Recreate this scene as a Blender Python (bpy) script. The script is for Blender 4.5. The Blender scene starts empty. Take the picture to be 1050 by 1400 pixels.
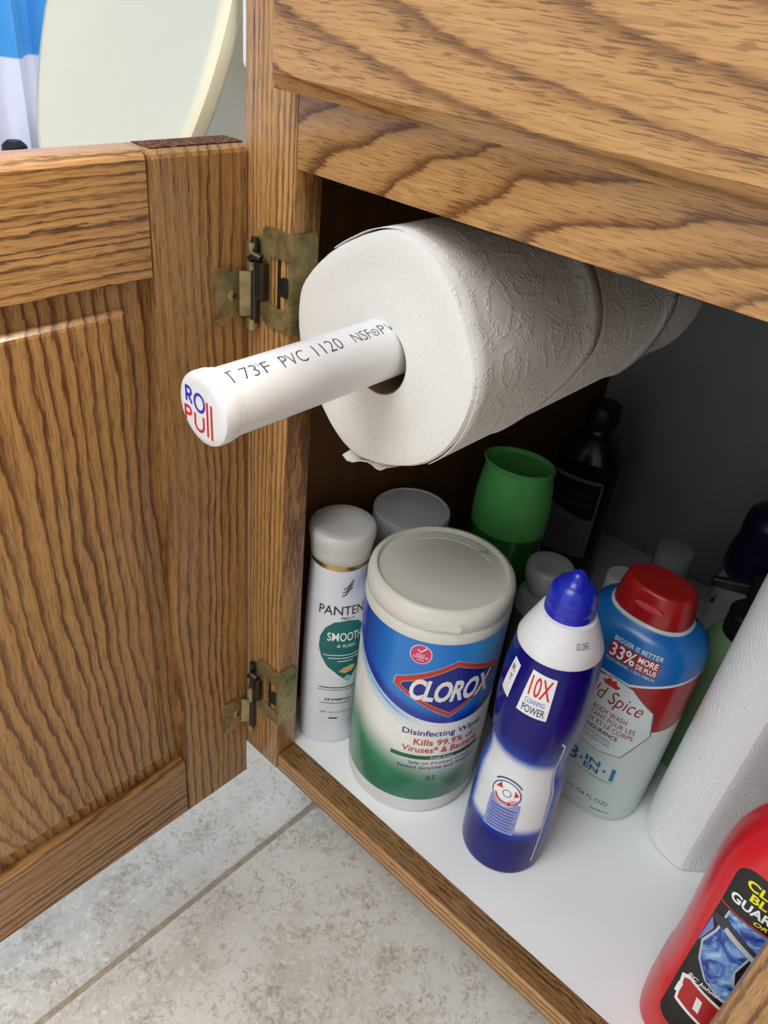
import bpy, bmesh, math, random
from mathutils import Matrix, Vector
S = bpy.context.scene
C = S.collection
R = math.radians
random.seed(7)

# ------------------------------------------------------------------ camera, world, lights, exposure
cam = bpy.data.cameras.new('camera'); camo = bpy.data.objects.new('camera', cam); C.objects.link(camo)
cam.sensor_fit = 'HORIZONTAL'; cam.sensor_width = 36.0; cam.lens = 1096.6 / 1050 * 36.0
cam.clip_start = 0.01
camo.location = (0.3153, -0.2820, 0.5269); camo.rotation_euler = (R(55.8416), R(-5.4951), R(43.3829))
S.camera = camo
w = bpy.data.worlds.new('room_light'); S.world = w; w.use_nodes = True
w.node_tree.nodes['Background'].inputs[0].default_value = (0.93, 0.97, 1.0, 1)
w.node_tree.nodes['Background'].inputs[1].default_value = 1.18

def area(name, loc, target, sx, sy, power, col):
    l = bpy.data.lights.new(name, 'AREA'); l.shape = 'RECTANGLE'; l.size = sx; l.size_y = sy; l.energy = power; l.color = col
    o = bpy.data.objects.new(name, l); C.objects.link(o); o.location = loc
    o.rotation_euler = (Vector(target) - Vector(loc)).to_track_quat('-Z', 'Y').to_euler()
    return o
area('vanity_light_bar', (0.30, 0.23, 1.50), (0.0, 0.05, 0.3), 0.50, 0.10, 24.0, (1.0, 0.93, 0.82))
area('ceiling_light', (0.0, -1.15, 1.95), (0.0, 0.0, 0.2), 0.9, 0.9, 18.5, (1.0, 0.985, 0.965))
S.view_settings.view_transform = 'Standard'; S.view_settings.look = 'None'
S.view_settings.exposure = 0.07; S.view_settings.gamma = 1.0; S.view_settings.use_curve_mapping = False

# ------------------------------------------------------------------ node expression helper
class X:
    def __init__(s, nt, sock): s.nt, s.s = nt, sock
    def _m(s, op, *o):
        n = s.nt.nodes.new('ShaderNodeMath'); n.operation = op
        for i, a in enumerate((s,) + o):
            if isinstance(a, X): s.nt.links.new(a.s, n.inputs[i])
            else: n.inputs[i].default_value = a
        return X(s.nt, n.outputs[0])
    def __add__(s, o): return s._m('ADD', o)
    __radd__ = __add__
    def __sub__(s, o): return s._m('SUBTRACT', o)
    def __rsub__(s, o): return (s * -1.0) + o
    def __mul__(s, o): return s._m('MULTIPLY', o)
    __rmul__ = __mul__
    def __truediv__(s, o): return s._m('DIVIDE', o)
    def sqrt(s): return s._m('SQRT')
    def frac(s): return s._m('FRACT')
    def abs(s): return s._m('ABSOLUTE')
    def max(s, o): return s._m('MAXIMUM', o)
    def min(s, o): return s._m('MINIMUM', o)
    def pw(s, o): return s._m('POWER', o)
    def sin(s): return s._m('SINE')
    def atan2(s, o): return s._m('ARCTAN2', o)
    def gt(s, o): return s._m('GREATER_THAN', o)
    def step(s, a, b):
        n = s.nt.nodes.new('ShaderNodeMapRange'); n.interpolation_type = 'SMOOTHSTEP'
        s.nt.links.new(s.s, n.inputs[0])
        for i, v in ((1, a), (2, b)):
            if isinstance(v, X): s.nt.links.new(v.s, n.inputs[i])
            else: n.inputs[i].default_value = v
        return X(s.nt, n.outputs[0])

class Mat:
    def __init__(s, name, rough=0.5, metal=0.0, spec=0.5, coat=0.0, trans=0.0, ior=1.45, sss=0.0):
        s.m = bpy.data.materials.new(name); s.m.use_nodes = True; s.nt = s.m.node_tree
        s.b = s.nt.nodes['Principled BSDF']; i = s.b.inputs
        i['Roughness'].default_value = rough; i['Metallic'].default_value = metal; i['Specular IOR Level'].default_value = spec
        i['Coat Weight'].default_value = coat; i['Coat Roughness'].default_value = 0.15
        i['Transmission Weight'].default_value = trans; i['IOR'].default_value = ior
        i['Subsurface Weight'].default_value = sss; i['Subsurface Scale'].default_value = 0.01
    def coord(s):
        t = s.nt.nodes.new('ShaderNodeTexCoord'); p = s.nt.nodes.new('ShaderNodeSeparateXYZ')
        s.nt.links.new(t.outputs['Object'], p.inputs[0])
        return [X(s.nt, p.outputs[k]) for k in range(3)]
    def vec(s, *a):
        n = s.nt.nodes.new('ShaderNodeCombineXYZ')
        for i, v in enumerate(a):
            if isinstance(v, X): s.nt.links.new(v.s, n.inputs[i])
            else: n.inputs[i].default_value = v
        return n.outputs[0]
    def noise(s, v, scale=1.0, detail=2.0, rough=0.5, dist=0.0):
        n = s.nt.nodes.new('ShaderNodeTexNoise'); s.nt.links.new(v, n.inputs['Vector'])
        n.inputs['Scale'].default_value = scale; n.inputs['Detail'].default_value = detail
        n.inputs['Roughness'].default_value = rough; n.inputs['Distortion'].default_value = dist
        return X(s.nt, n.outputs[0])
    def voronoi(s, v, scale=1.0, feat='F1'):
        n = s.nt.nodes.new('ShaderNodeTexVoronoi'); s.nt.links.new(v, n.inputs['Vector']); n.feature = feat
        n.inputs['Scale'].default_value = scale
        return X(s.nt, n.outputs[0])
    def ramp(s, x, *stops):
        n = s.nt.nodes.new('ShaderNodeValToRGB'); s.nt.links.new(x.s, n.inputs[0]); e = n.color_ramp.elements
        while len(e) < len(stops): e.new(0.5)
        for k, (p, c) in enumerate(stops): e[k].position = p; e[k].color = (*c, 1)
        return n.outputs[0]
    def mix(s, f, a, b):
        n = s.nt.nodes.new('ShaderNodeMix'); n.data_type = 'RGBA'
        s.nt.links.new(f.s, n.inputs[0])
        for k, v in ((6, a), (7, b)):
            if isinstance(v, tuple): n.inputs[k].default_value = (*v, 1)
            else: s.nt.links.new(v, n.inputs[k])
        return n.outputs[2]
    def color(s, c):
        if isinstance(c, tuple): s.b.inputs['Base Color'].default_value = (*c, 1)
        else: s.nt.links.new(c, s.b.inputs['Base Color'])
        return s
    def rough(s, x): s.nt.links.new(x.s, s.b.inputs['Roughness']); return s
    def bump(s, x, strength=0.3, dist=0.001):
        n = s.nt.nodes.new('ShaderNodeBump'); n.inputs['Strength'].default_value = strength; n.inputs['Distance'].default_value = dist
        s.nt.links.new(x.s, n.inputs['Height']); s.nt.links.new(n.outputs[0], s.b.inputs['Normal']); return s

def srgb(r, g, b):
    f = lambda v: (v / 255 / 12.92) if v <= 10 else ((v / 255 + 0.055) / 1.055) ** 2.4
    return (f(r), f(g), f(b))

_plain = {}
def plain(name, c, rough=0.5, metal=0.0, spec=0.5, coat=0.0, trans=0.0, sss=0.0, var=0.06):
    if name in _plain: return _plain[name]
    M = Mat(name, rough, metal, spec, coat, trans, 1.45, sss); x, y, z = M.coord()
    n = M.noise(M.vec(x, y, z), 45.0, 3.0)
    M.color(M.ramp(n, (0.3, tuple(v * (1 - var) for v in c)), (0.7, tuple(min(1, v * (1 + var)) for v in c))))
    _plain[name] = M.m; return M.m

def wood(name, along, across, u0=0.0, h=0.02, tilt=0.3, freq=90.0, warp=0.006, seed=0.0, tone=1.0, dark=1.0, ragged=0.22, stretch=6.0, sat=None, thin=0.0, wmin=0.25, vary=2.6):
    """Oak: growth rings of a slightly tilted trunk cut by the board, with pores running along the grain."""
    M = Mat(name, 0.36, 0, 0.45, 0.22); P = dict(zip('xyz', M.coord()))
    k = [a for a in 'xyz' if a not in (along, across)][0]
    s_, u, d_ = P[along], P[across], P[k]
    big = M.noise(M.vec(s_ * stretch + seed, u * 20.0, d_ * 20.0 + seed), 1.0, 2.0) - 0.5
    mid = M.noise(M.vec(s_ * 34.0 + seed * 2, u * 60.0, d_ * 60.0), 1.0, 2.0) - 0.5
    streak = M.noise(M.vec(s_ * 70.0 + seed, u * 900.0, d_ * 900.0), 1.0, 3.0, 0.6)
    fibre = M.noise(M.vec(s_ * 14.0 + seed, u * 420.0, d_ * 420.0), 1.0, 4.0, 0.65)
    pore = M.noise(M.vec(s_ * 90.0 + seed * 3, u * 1500.0, d_ * 1500.0), 1.0, 1.0)
    sx = s_
    if sat:
        q = (s_ - sat[0]).max(0.0); sx = q / (q * sat[1] + 1.0)
    uu = u - u0 + big * (warp * 2.0)
    hh = sx * tilt + d_ + h + mid * (warp * 0.5)
    dd = (uu * uu + hh * hh).sqrt() + mid * (warp * 0.4)
    rv = M.noise(M.vec(dd * (freq * 0.33), seed, 0.0), 1.0, 2.0) - 0.5
    band = (dd * freq + rv * vary + (streak - 0.5) * ragged * 2.0 + big * 0.8).frac()
    weight = M.noise(M.vec(dd * (freq * 0.21) + 7.0, s_ * 3.0, seed), 1.0, 1.0).step(0.30, 0.58) * (1.0 - wmin) + wmin
    thinl = (dd * (freq * 2.7) + (streak - 0.5) * 1.2).frac()
    T = lambda r, g, b, q=1.0: tuple(v * tone * q for v in srgb(r, g, b))
    c1 = M.ramp(band, (0.0, T(112, 74, 42, dark)), (0.13 - thin, T(126, 84, 48, dark)), (0.30 - thin, T(184, 136, 82)), (0.62, T(203, 156, 98)), (0.93, T(196, 148, 90)), (1.0, T(140, 96, 56, dark)))
    base = M.mix(thinl.step(0.35, 0.05) * 0.35, T(198, 150, 92), T(150, 104, 60, dark))
    c1 = M.mix(weight, base, c1)
    c2 = M.mix(fibre.step(0.40, 0.70) * 0.42, c1, T(150, 104, 60, dark))
    c3 = M.mix(pore.step(0.54, 0.64) * (0.75 - band * 0.5), c2, T(92, 60, 34, dark))
    M.color(c3); M.bump(pore * -0.5 + band * 0.3, 0.22, 0.0004)
    return M.m

# ------------------------------------------------------------------ object helpers
W = {}
def put(o, parent=None, world=None):
    world = world or Matrix.Identity(4); W[o.name] = world
    C.objects.link(o)
    if parent is not None:
        o.parent = parent; o.matrix_basis = W[parent.name].inverted() @ world
    else: o.matrix_basis = world
    return o
def tag(o, label=None, cat=None, group=None, kind=None):
    if label: o['label'] = label
    if cat: o['category'] = cat
    if group: o['group'] = group
    if kind: o['kind'] = kind
    return o
def empty(name, loc, rz=0.0, label=None, cat=None):
    o = bpy.data.objects.new(name, None); o.empty_display_size = 0.02
    put(o, None, Matrix.Translation(loc) @ Matrix.Rotation(R(rz), 4, 'Z')); return tag(o, label, cat)
def mesh(name, verts, faces, mat, parent=None, world=None, smooth=None):
    me = bpy.data.meshes.new(name); me.from_pydata([tuple(v) for v in verts], [], faces); me.update()
    return fin(name, me, mat, parent, world, smooth)
def fin(name, me, mat, parent, world, smooth=None):
    me.materials.append(mat)
    if smooth is not None:
        for p in me.polygons: p.use_smooth = True
        me.set_sharp_from_angle(angle=R(smooth))
    o = bpy.data.objects.new(name, me)
    return put(o, parent, world)
def bmobj(name, bm, mat, parent=None, world=None, smooth=None):
    bmesh.ops.recalc_face_normals(bm, faces=bm.faces)
    me = bpy.data.meshes.new(name); bm.to_mesh(me); bm.free()
    return fin(name, me, mat, parent, world, smooth)
def box(name, x0, x1, y0, y1, z0, z1, mat, parent=None, bevel=0.001, seg=2):
    """Box given in world coordinates; its own origin is its centre."""
    c = Vector(((x0 + x1) / 2, (y0 + y1) / 2, (z0 + z1) / 2)); bm = bmesh.new(); bmesh.ops.create_cube(bm, size=1)
    bmesh.ops.scale(bm, vec=(x1 - x0, y1 - y0, z1 - z0), verts=bm.verts)
    if bevel: bmesh.ops.bevel(bm, geom=bm.edges[:], offset=bevel, segments=seg, affect='EDGES', profile=0.5)
    return bmobj(name, bm, mat, parent, Matrix.Translation(c), 40)
def interp(pts, n=6):
    """Catmull-Rom through tuples."""
    out = []
    for i in range(len(pts) - 1):
        p0, p1, p2, p3 = pts[max(i - 1, 0)], pts[i], pts[i + 1], pts[min(i + 2, len(pts) - 1)]
        for k in range(n):
            t = k / n
            out.append(tuple(0.5 * ((2 * b) + (-a + c) * t + (2 * a - 5 * b + 4 * c - d) * t * t + (-a + 3 * b - 3 * c + d) * t ** 3)
                             for a, b, c, d in zip(p0, p1, p2, p3)))
    out.append(tuple(pts[-1])); return out
def spow(v, e): return math.copysign(abs(v) ** e, v)
def ring_mesh(rings, N=56, close_bottom=True, close_top=True):
    """rings: (z, a, b, n) superellipse sections -> verts, faces"""
    V, F = [], []
    for r in rings:
        z, a, b = r[:3]; n = r[3] if len(r) > 3 else 2.0
        cx = r[4] if len(r) > 4 else 0.0; cy = r[5] if len(r) > 5 else 0.0
        for k in range(N):
            t = 2 * math.pi * k / N
            V.append((cx + a * spow(math.cos(t), 2 / n), cy + b * spow(math.sin(t), 2 / n), z))
    for i in range(len(rings) - 1):
        for k in range(N):
            a, b = i * N + k, i * N + (k + 1) % N
            F.append((a, b, b + N, a + N))
    if close_bottom: F.append(tuple(range(N - 1, -1, -1)))
    if close_top: F.append(tuple(range((len(rings) - 1) * N, len(rings) * N)))
    return V, F
def lathe(name, prof, mat, parent, world, N=56, smooth=35, cb=True, ct=True):
    V, F = ring_mesh([(z, r, r) for r, z in prof], N, cb, ct)
    return mesh(name, V, F, mat, parent, world, smooth)
def loft(name, rings, mat, parent, world, N=64, smooth=40, cb=True, ct=True):
    V, F = ring_mesh(rings, N, cb, ct); return mesh(name, V, F, mat, parent, world, smooth)
def tube(name, pts, r, mat, parent=None, world=None, N=10):
    bm = bmesh.new(); rings = []
    pts = [Vector(p) for p in pts]
    for i, p in enumerate(pts):
        d = (pts[min(i + 1, len(pts) - 1)] - pts[max(i - 1, 0)]).normalized()
        a = d.orthogonal().normalized(); b = d.cross(a)
        rings.append([bm.verts.new(p + (a * math.cos(2 * math.pi * k / N) + b * math.sin(2 * math.pi * k / N)) * r) for k in range(N)])
    for i in range(len(rings) - 1):
        for k in range(N): bm.faces.new((rings[i][k], rings[i][(k + 1) % N], rings[i + 1][(k + 1) % N], rings[i + 1][k]))
    bm.faces.new(rings[0][::-1]); bm.faces.new(rings[-1])
    return bmobj(name, bm, mat, parent, world, 50)
def extrude_poly(name, poly, depth, frame, mat, parent, holes=(), bevel=0.0):
    """poly in (u,v); frame(u,v,w)->world point. Solid plate with real thickness."""
    bm = bmesh.new()
    loops = [poly] + list(holes)
    edges = []
    for lp in loops:
        vs = [bm.verts.new((u, v, 0)) for u, v in lp]
        edges += [bm.edges.new((vs[i], vs[(i + 1) % len(vs)])) for i in range(len(vs))]
    bmesh.ops.triangle_fill(bm, edges=edges, use_beauty=True)
    ret = bmesh.ops.extrude_face_region(bm, geom=bm.faces[:])
    for v in ret['geom']:
        if isinstance(v, bmesh.types.BMVert): v.co.z += depth
    for v in bm.verts: v.co = Vector(frame(v.co.x, v.co.y, v.co.z))
    return bmobj(name, bm, mat, parent, W[parent.name] if False else None, 30)

# ------------------------------------------------------------------ flat print (text and shapes laid on surfaces)
def text2d(txt, x0, x1, y0, y1, bold=0.0, shear=0.0, space=1.0):
    cu = bpy.data.curves.new('t', 'FONT'); cu.body = txt; cu.size = 1.0; cu.offset = bold; cu.shear = shear; cu.resolution_u = 3
    cu.space_character = space
    o = bpy.data.objects.new('t', cu); C.objects.link(o)
    dg = bpy.context.evaluated_depsgraph_get(); me = bpy.data.meshes.new_from_object(o.evaluated_get(dg))
    V = [(v.co.x, v.co.y) for v in me.vertices]; F = [tuple(p.vertices) for p in me.polygons]
    bpy.data.objects.remove(o); bpy.data.curves.remove(cu); bpy.data.meshes.remove(me)
    ax, bx = min(v[0] for v in V), max(v[0] for v in V); ay, by = min(v[1] for v in V), max(v[1] for v in V)
    V = [(x0 + (x - ax) / (bx - ax) * (x1 - x0), y0 + (y - ay) / (by - ay) * (y1 - y0)) for x, y in V]
    return V, F
def decal(name, VF, surf, mat, parent, world, off=0.0002, grid=0.003):
    """Print laid on a surface: surf(u, v, off) -> local point."""
    if isinstance(VF, list): VF = (VF, [tuple(range(len(VF)))])
    bm = bmesh.new(); vs = [bm.verts.new((u, v, 0)) for u, v in VF[0]]
    for f in VF[1]:
        try: bm.faces.new([vs[i] for i in f])
        except ValueError: pass
    bmesh.ops.triangulate(bm, faces=[f for f in bm.faces if len(f.verts) > 4])
    for ax in (0, 1):
        lo = min(v.co[ax] for v in bm.verts); hi = max(v.co[ax] for v in bm.verts); k = math.ceil(lo / grid)
        while k * grid < hi:
            co = [0, 0, 0]; no = [0, 0, 0]; co[ax] = k * grid; no[ax] = 1
            bmesh.ops.bisect_plane(bm, geom=bm.verts[:] + bm.edges[:] + bm.faces[:], plane_co=co, plane_no=no); k += 1
    for v in bm.verts: v.co = Vector(surf(v.co.x, v.co.y, off))
    me = bpy.data.meshes.new(name); bm.to_mesh(me); bm.free()
    return fin(name, me, mat, parent, world, 60)
def circle2(cx, cy, r, n=28, ry=None): return [(cx + r * math.cos(2 * math.pi * k / n), cy + (ry or r) * math.sin(2 * math.pi * k / n)) for k in range(n)]
def ringshape(cx, cy, r0, r1, n=32, a0=0.0, a1=2 * math.pi):
    V = []; F = []
    for k in range(n + 1):
        t = a0 + (a1 - a0) * k / n
        V += [(cx + r0 * math.cos(t), cy + r0 * math.sin(t)), (cx + r1 * math.cos(t), cy + r1 * math.sin(t))]
    for k in range(n): F.append((2 * k, 2 * k + 1, 2 * k + 3, 2 * k + 2))
    return V, F
def stroke(pts, wd):
    V = []; F = []
    P = [Vector(p) for p in pts]
    for i, p in enumerate(P):
        d = (P[min(i + 1, len(P) - 1)] - P[max(i - 1, 0)]).normalized(); n = Vector((-d.y, d.x)) * wd / 2
        V += [tuple(p + n), tuple(p - n)]
    for i in range(len(P) - 1): F.append((2 * i, 2 * i + 1, 2 * i + 3, 2 * i + 2))
    return V, F
def ell_surf(ring, Rref):
    """ring(z)->(a,b,n). u = arc length measured from the front (-Y), to the right."""
    def f(u, v, off):
        a, b, n = ring(v); t = u / Rref
        return ((a + off) * spow(math.sin(t), 2 / n), -(b + off) * spow(math.cos(t), 2 / n), v)
    return f
def flat_surf(ring):
    """u is x itself, laid on the front face."""
    def f(u, v, off):
        a, b, n = ring(v); q = max(0.0, 1 - abs(u / a) ** n)
        return (u, -(b * q ** (1 / n)) - off, v)
    return f
def ringfn(rings):
    rs = sorted(rings)
    def f(z):
        for p, q in zip(rs, rs[1:]):
            if z <= q[0]:
                t = max(0, (z - p[0]) / max(1e-9, q[0] - p[0])); return tuple(p[i] + (q[i] - p[i]) * t for i in (1, 2, 3))
        return tuple(rs[-1][1:4])
    return f

WHITE = plain('white_print', srgb(238, 240, 240), 0.45)
INK = plain('dark_ink', srgb(34, 38, 52), 0.5)
GREYINK = plain('grey_ink', srgb(72, 75, 90), 0.5)
NAVY = plain('navy_ink', srgb(24, 40, 120), 0.45)
RED = plain('red_ink', srgb(205, 40, 45), 0.45)
BLUEINK = plain('blue_ink', srgb(30, 90, 170), 0.45)
# ================================================================== SETTING
ZF = -0.115
GX, GY = -0.0035, 0.16          # grout crossing
TS, GAP = 0.41, 0.0045
grout = Mat('grout', 0.9); gx, gy, gz = grout.coord()
grout.color(grout.ramp(grout.noise(grout.vec(gx, gy, gz), 160.0, 4.0), (0.3, srgb(150, 138, 118)), (0.7, srgb(176, 165, 146)))).bump(grout.noise(grout.vec(gx, gy, gz), 900.0), 0.4, 0.0008)
tile = Mat('stone_tile', 0.42, 0, 0.4); x, y, z = tile.coord()
oi = tile.nt.nodes.new('ShaderNodeObjectInfo'); rnd = X(tile.nt, oi.outputs['Random']) * 20.0
v = tile.vec(x + rnd, y + rnd, z)
n1 = tile.noise(v, 6.0, 5.0, 0.6, 0.6); n2 = tile.noise(v, 34.0, 8.0, 0.72, 0.4); n3 = tile.noise(v, 210.0, 5.0, 0.7, 0.8)
c = tile.ramp(n1, (0.30, srgb(188, 185, 177)), (0.52, srgb(214, 213, 208)), (0.75, srgb(228, 229, 227)))
c = tile.mix((n2.step(0.50, 0.64) * n1.step(0.62, 0.40)) * 0.42, c, srgb(168, 156, 144))
c = tile.mix(n3.step(0.48, 0.62) * n2.step(0.40, 0.58) * 0.62, c, srgb(150, 138, 126))
c = tile.mix(n3.step(0.46, 0.34) * n1.step(0.62, 0.42) * 0.6, c, srgb(240, 239, 235))
tile.color(c).bump(n2 * 0.6 + n3 * 0.4, 0.25, 0.0012)
floor = box('floor', -2.2, 1.6, -1.9, 0.62, ZF - 0.03, ZF - 0.0018, grout.m, None, 0); tag(floor, kind='structure')
tmesh = None
for i in range(-4, 3):
    for j in range(-4, 2):
        x0 = GX + i * TS + GAP / 2; y0 = GY + j * TS + GAP / 2; x1 = x0 + TS - GAP; y1 = min(y0 + TS - GAP, 0.515)
        if y1 - y0 < 0.03: continue
        box('tile', x0, x1, y0, y1, ZF - 0.012, ZF, tile.m, floor, 0.0012, 1)
wallm = Mat('painted_wall', 0.7); x, y, z = wallm.coord()
wn = wallm.noise(wallm.vec(x, y, z), 260.0, 3.0); wallm.color(wallm.ramp(wn, (0.3, srgb(206, 204, 200)), (0.7, srgb(214, 212, 208)))).bump(wn, 0.15, 0.0008)
tag(box('wall_back', -2.2, 1.6, 0.516, 0.62, ZF, 2.3, wallm.m, None, 0), kind='structure')
tag(box('wall_left', -2.3, -2.2, -1.9, 0.62, ZF, 2.3, wallm.m, None, 0), kind='structure')
tag(box('wall_right_blocker', 0.80, 0.90, -1.9, 0.62, ZF, 2.3, plain('low_bounce_wall', srgb(158, 148, 136), 0.8), None, 0), kind='structure')  # unseen wall added to block light from the right, darkened to cut bounce
tag(box('baseboard_back', -1.35, -0.05, 0.503, 0.516, ZF, ZF + 0.085, plain('white_trim', srgb(228, 228, 224), 0.4), None, 0.003), kind='structure')

# ================================================================== VANITY CABINET
OW = 0.3355                        # opening width
T = 0.019; SWL = 0.0391; H = 0.4411; ZB = -0.0165; DEP = 0.496; LW = -0.0345; RW = 0.71
cab = empty('vanity_cabinet', (0.335, 0.25, ZF), 0, 'oak vanity cabinet standing with its left door swung open', 'cabinet')
w_stile = wood('oak_stile', 'z', 'x', 0.22, 0.01, 0.03, 230.0, 0.004, 3.1, 0.92, 0.95, 0.3)
w_mul = wood('oak_stile_centre', 'z', 'x', 0.12, 0.03, 0.05, 110.0, 0.006, 8.3, 0.95)
w_rail = wood('oak_rail', 'x', 'z', -0.046, 0.052, -0.31, 88.0, 0.006, 5.2, 1.0, 0.88, 0.15, 9.0, None, 0.07, 0.8, 1.2)
w_brail = wood('oak_bottom_rail', 'x', 'z', 0.10, 0.02, 0.02, 190.0, 0.003, 1.4, 0.88, 0.85)
w_drawer = wood('oak_drawer', 'x', 'z', 0.016, 0.050, -0.20, 70.0, 0.006, 2.6, 1.0, 0.9, 0.16, 5.0, None, 0.07, 0.7, 1.4)
w_in = Mat('veneer_inside', 0.6, 0, 0.3); x, y, z = w_in.coord()
w_in.color(w_in.ramp(w_in.noise(w_in.vec(x * 30, y * 40, z * 6), 1.0, 4.0), (0.3, srgb(92, 62, 34)), (0.7, srgb(112, 78, 44))))
w_in = w_in.m
melam = Mat('white_melamine', 0.38, 0, 0.4); x, y, z = melam.coord()
mn = melam.noise(melam.vec(x, y, z), 9.0, 3.0); melam.color(melam.ramp(mn, (0.3, srgb(236, 240, 242)), (0.7, srgb(242, 246, 248))))
backm = Mat('hardboard_back', 0.7); x, y, z = backm.coord()
backm.color(backm.ramp(backm.noise(backm.vec(x, y, z), 14.0, 3.0), (0.3, srgb(158, 164, 164)), (0.7, srgb(170, 176, 176))))

box('stile', -SWL, 0, 0, T, -0.0165, 0.62, w_stile, cab, 0.0009)
box('stile', OW, OW + 0.040, 0, T, -0.0165, 0.62, w_mul, cab, 0.0014)
box('stile', 0.6745, 0.7135, 0, T, -0.0165, 0.62, w_stile, cab, 0.0009)
box('top_rail', 0.0003, OW - 0.0003, 0.0003, T, H, 0.492, w_rail, cab, 0.0007)
box('top_rail', OW + 0.0403, 0.6742, 0.0003, T, H, 0.492, w_rail, cab, 0.0007)
box('counter_rail', 0.0003, 0.6742, 0.0006, T, 0.585, 0.62, w_rail, cab, 0.0007)
box('bottom_rail', 0.0003, OW - 0.0003, 0.0003, T, ZB, 0, w_brail, cab, 0.0014)
w_cap = wood('oak_rail_edge', 'x', 'y', 0.07, 0.03, 0.04, 380.0, 0.004, 7.7, 0.52, 0.6, 0.9, 60.0)
box('rail_edge', 0.0006, OW - 0.0006, 0.0018, T, 0, 0.0006, w_cap, cab, 0.0002, 1)
box('bottom_rail', OW + 0.0403, 0.6742, 0.0003, T, ZB, 0, w_brail, cab, 0.0014)
box('side_panel', -SWL + 0.0002, LW, T, 0.51, -0.0165, 0.62, w_in, cab, 0)
box('side_panel', RW, RW + 0.0035, T, 0.51, ZF, 0.62, w_in, cab, 0)
box('back_panel', LW, RW, DEP, DEP + 0.006, 0.0, 0.62, backm.m, cab, 0)
box('bottom_panel', LW, RW, T, DEP + 0.006, -0.012, 0, melam.m, cab, 0)
box('toe_kick', 0.05, RW, 0.075, 0.088, ZF, -0.012, w_in, cab, 0)
box('plinth_side', 0.05, 0.062, 0.088, 0.50, ZF, -0.012, w_in, cab, 0)
box('drawer_box', 0.012, OW - 0.012, T + 0.0005, 0.42, 0.497, 0.58, w_in, cab, 0)
box('dust_panel', LW, RW, T, DEP, 0.590, 0.602, w_in, cab, 0)

def beveled_front(name, x0, x1, z0, z1, yb, yf, edge, inset, mat, parent):
    """Drawer front: square edge, then a chamfer, then the flat face."""
    cx, cz = (x0 + x1) / 2, (z0 + z1) / 2; a, b = (x1 - x0) / 2, (z1 - z0) / 2; cy = (yb + yf) / 2
    rings = [(a, b, yb), (a, b, edge), (a - 0.0012, b - 0.0012, edge - 0.0012), (a - inset, b - inset, yf + 0.0008), (a - inset - 0.001, b - inset - 0.001, yf)]
    V = []; F = []
    for (p, q, yy) in rings: V += [(-p, yy - cy, -q), (p, yy - cy, -q), (p, yy - cy, q), (-p, yy - cy, q)]
    for i in range(len(rings) - 1):
        for k in range(4): F.append((i * 4 + k, i * 4 + (k + 1) % 4, i * 4 + 4 + (k + 1) % 4, i * 4 + 4 + k))
    F += [(3, 2, 1, 0), (16, 17, 18, 19)]
    return mesh(name, V, F, mat, parent, Matrix.Translation((cx, cy, cz)))
beveled_front('drawer_front', -0.0035, OW + 0.008, 0.4765, 0.607, 0, -0.019, -0.0115, 0.0065, w_drawer, cab)
beveled_front('drawer_front', OW + 0.032, 0.69, 0.4765, 0.607, 0, -0.019, -0.0115, 0.0065, w_drawer, cab)

# ---- open door (swung 90 degrees, its inside face towards +x)
XD = -0.0363; DT = 0.019; DY0 = -0.0010; DW = 0.385; ZT = 0.4463; ZD = -0.0545; SW = 0.0595
w_dstile = wood('oak_door_stile', 'z', 'y', -0.13, 0.012, 0.05, 150.0, 0.006, 6.1, 0.86, 0.85, 0.3)
w_drail = wood('oak_door_rail', 'y', 'z', 0.20, 0.02, 0.03, 215.0, 0.003, 4.4, 0.95, 0.7, 0.4, 20.0)
w_drail2 = wood('oak_door_bottom_rail', 'y', 'z', 0.10, 0.03, 0.10, 150.0, 0.006, 9.4, 0.80, 0.8, 0.3)
w_dpanel = wood('oak_door_panel', 'z', 'y', -0.030, 0.030, 0.42, 150.0, 0.006, 12.7, 0.84, 0.85, 0.26, 8.0, (-0.19, 7.0), 0.0, 0.6, 1.8)
door = None
def door_panel():
    y1, y0 = DY0 - SW, DY0 - DW + SW; z0, z1 = 0.0093, 0.386
    cy, cz = (y0 + y1) / 2, (z0 + z1) / 2; a, b = (y1 - y0) / 2 + 0.006, (z1 - z0) / 2 + 0.006
    xb = XD - DT + 0.003
    rings = [(a, b, xb), (a, b, XD - 0.0085), (a - 0.020, b - 0.020, XD - 0.0070), (a - 0.023, b - 0.023, XD - 0.0035), (a - 0.0245, b - 0.0245, XD - 0.0030)]
    xc = XD - 0.008; V = []; F = []
    for (p, q, xx) in rings: V += [(xx - xc, p, -q), (xx - xc, -p, -q), (xx - xc, -p, q), (xx - xc, p, q)]
    for i in range(len(rings) - 1):
        for k in range(4): F.append((i * 4 + k, i * 4 + 4 + k, i * 4 + 4 + (k + 1) % 4, i * 4 + (k + 1) % 4))
    F += [(0, 1, 2, 3), (19, 18, 17, 16)]
    bm = bmesh.new(); vs = [bm.verts.new(v) for v in V]
    for f in F: bm.faces.new([vs[i] for i in f])
    return bmobj('door', bm, w_dpanel, cab, Matrix.Translation((xc, cy, cz)))
door = door_panel(); door['label'] = 'open raised-panel oak door'
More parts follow.
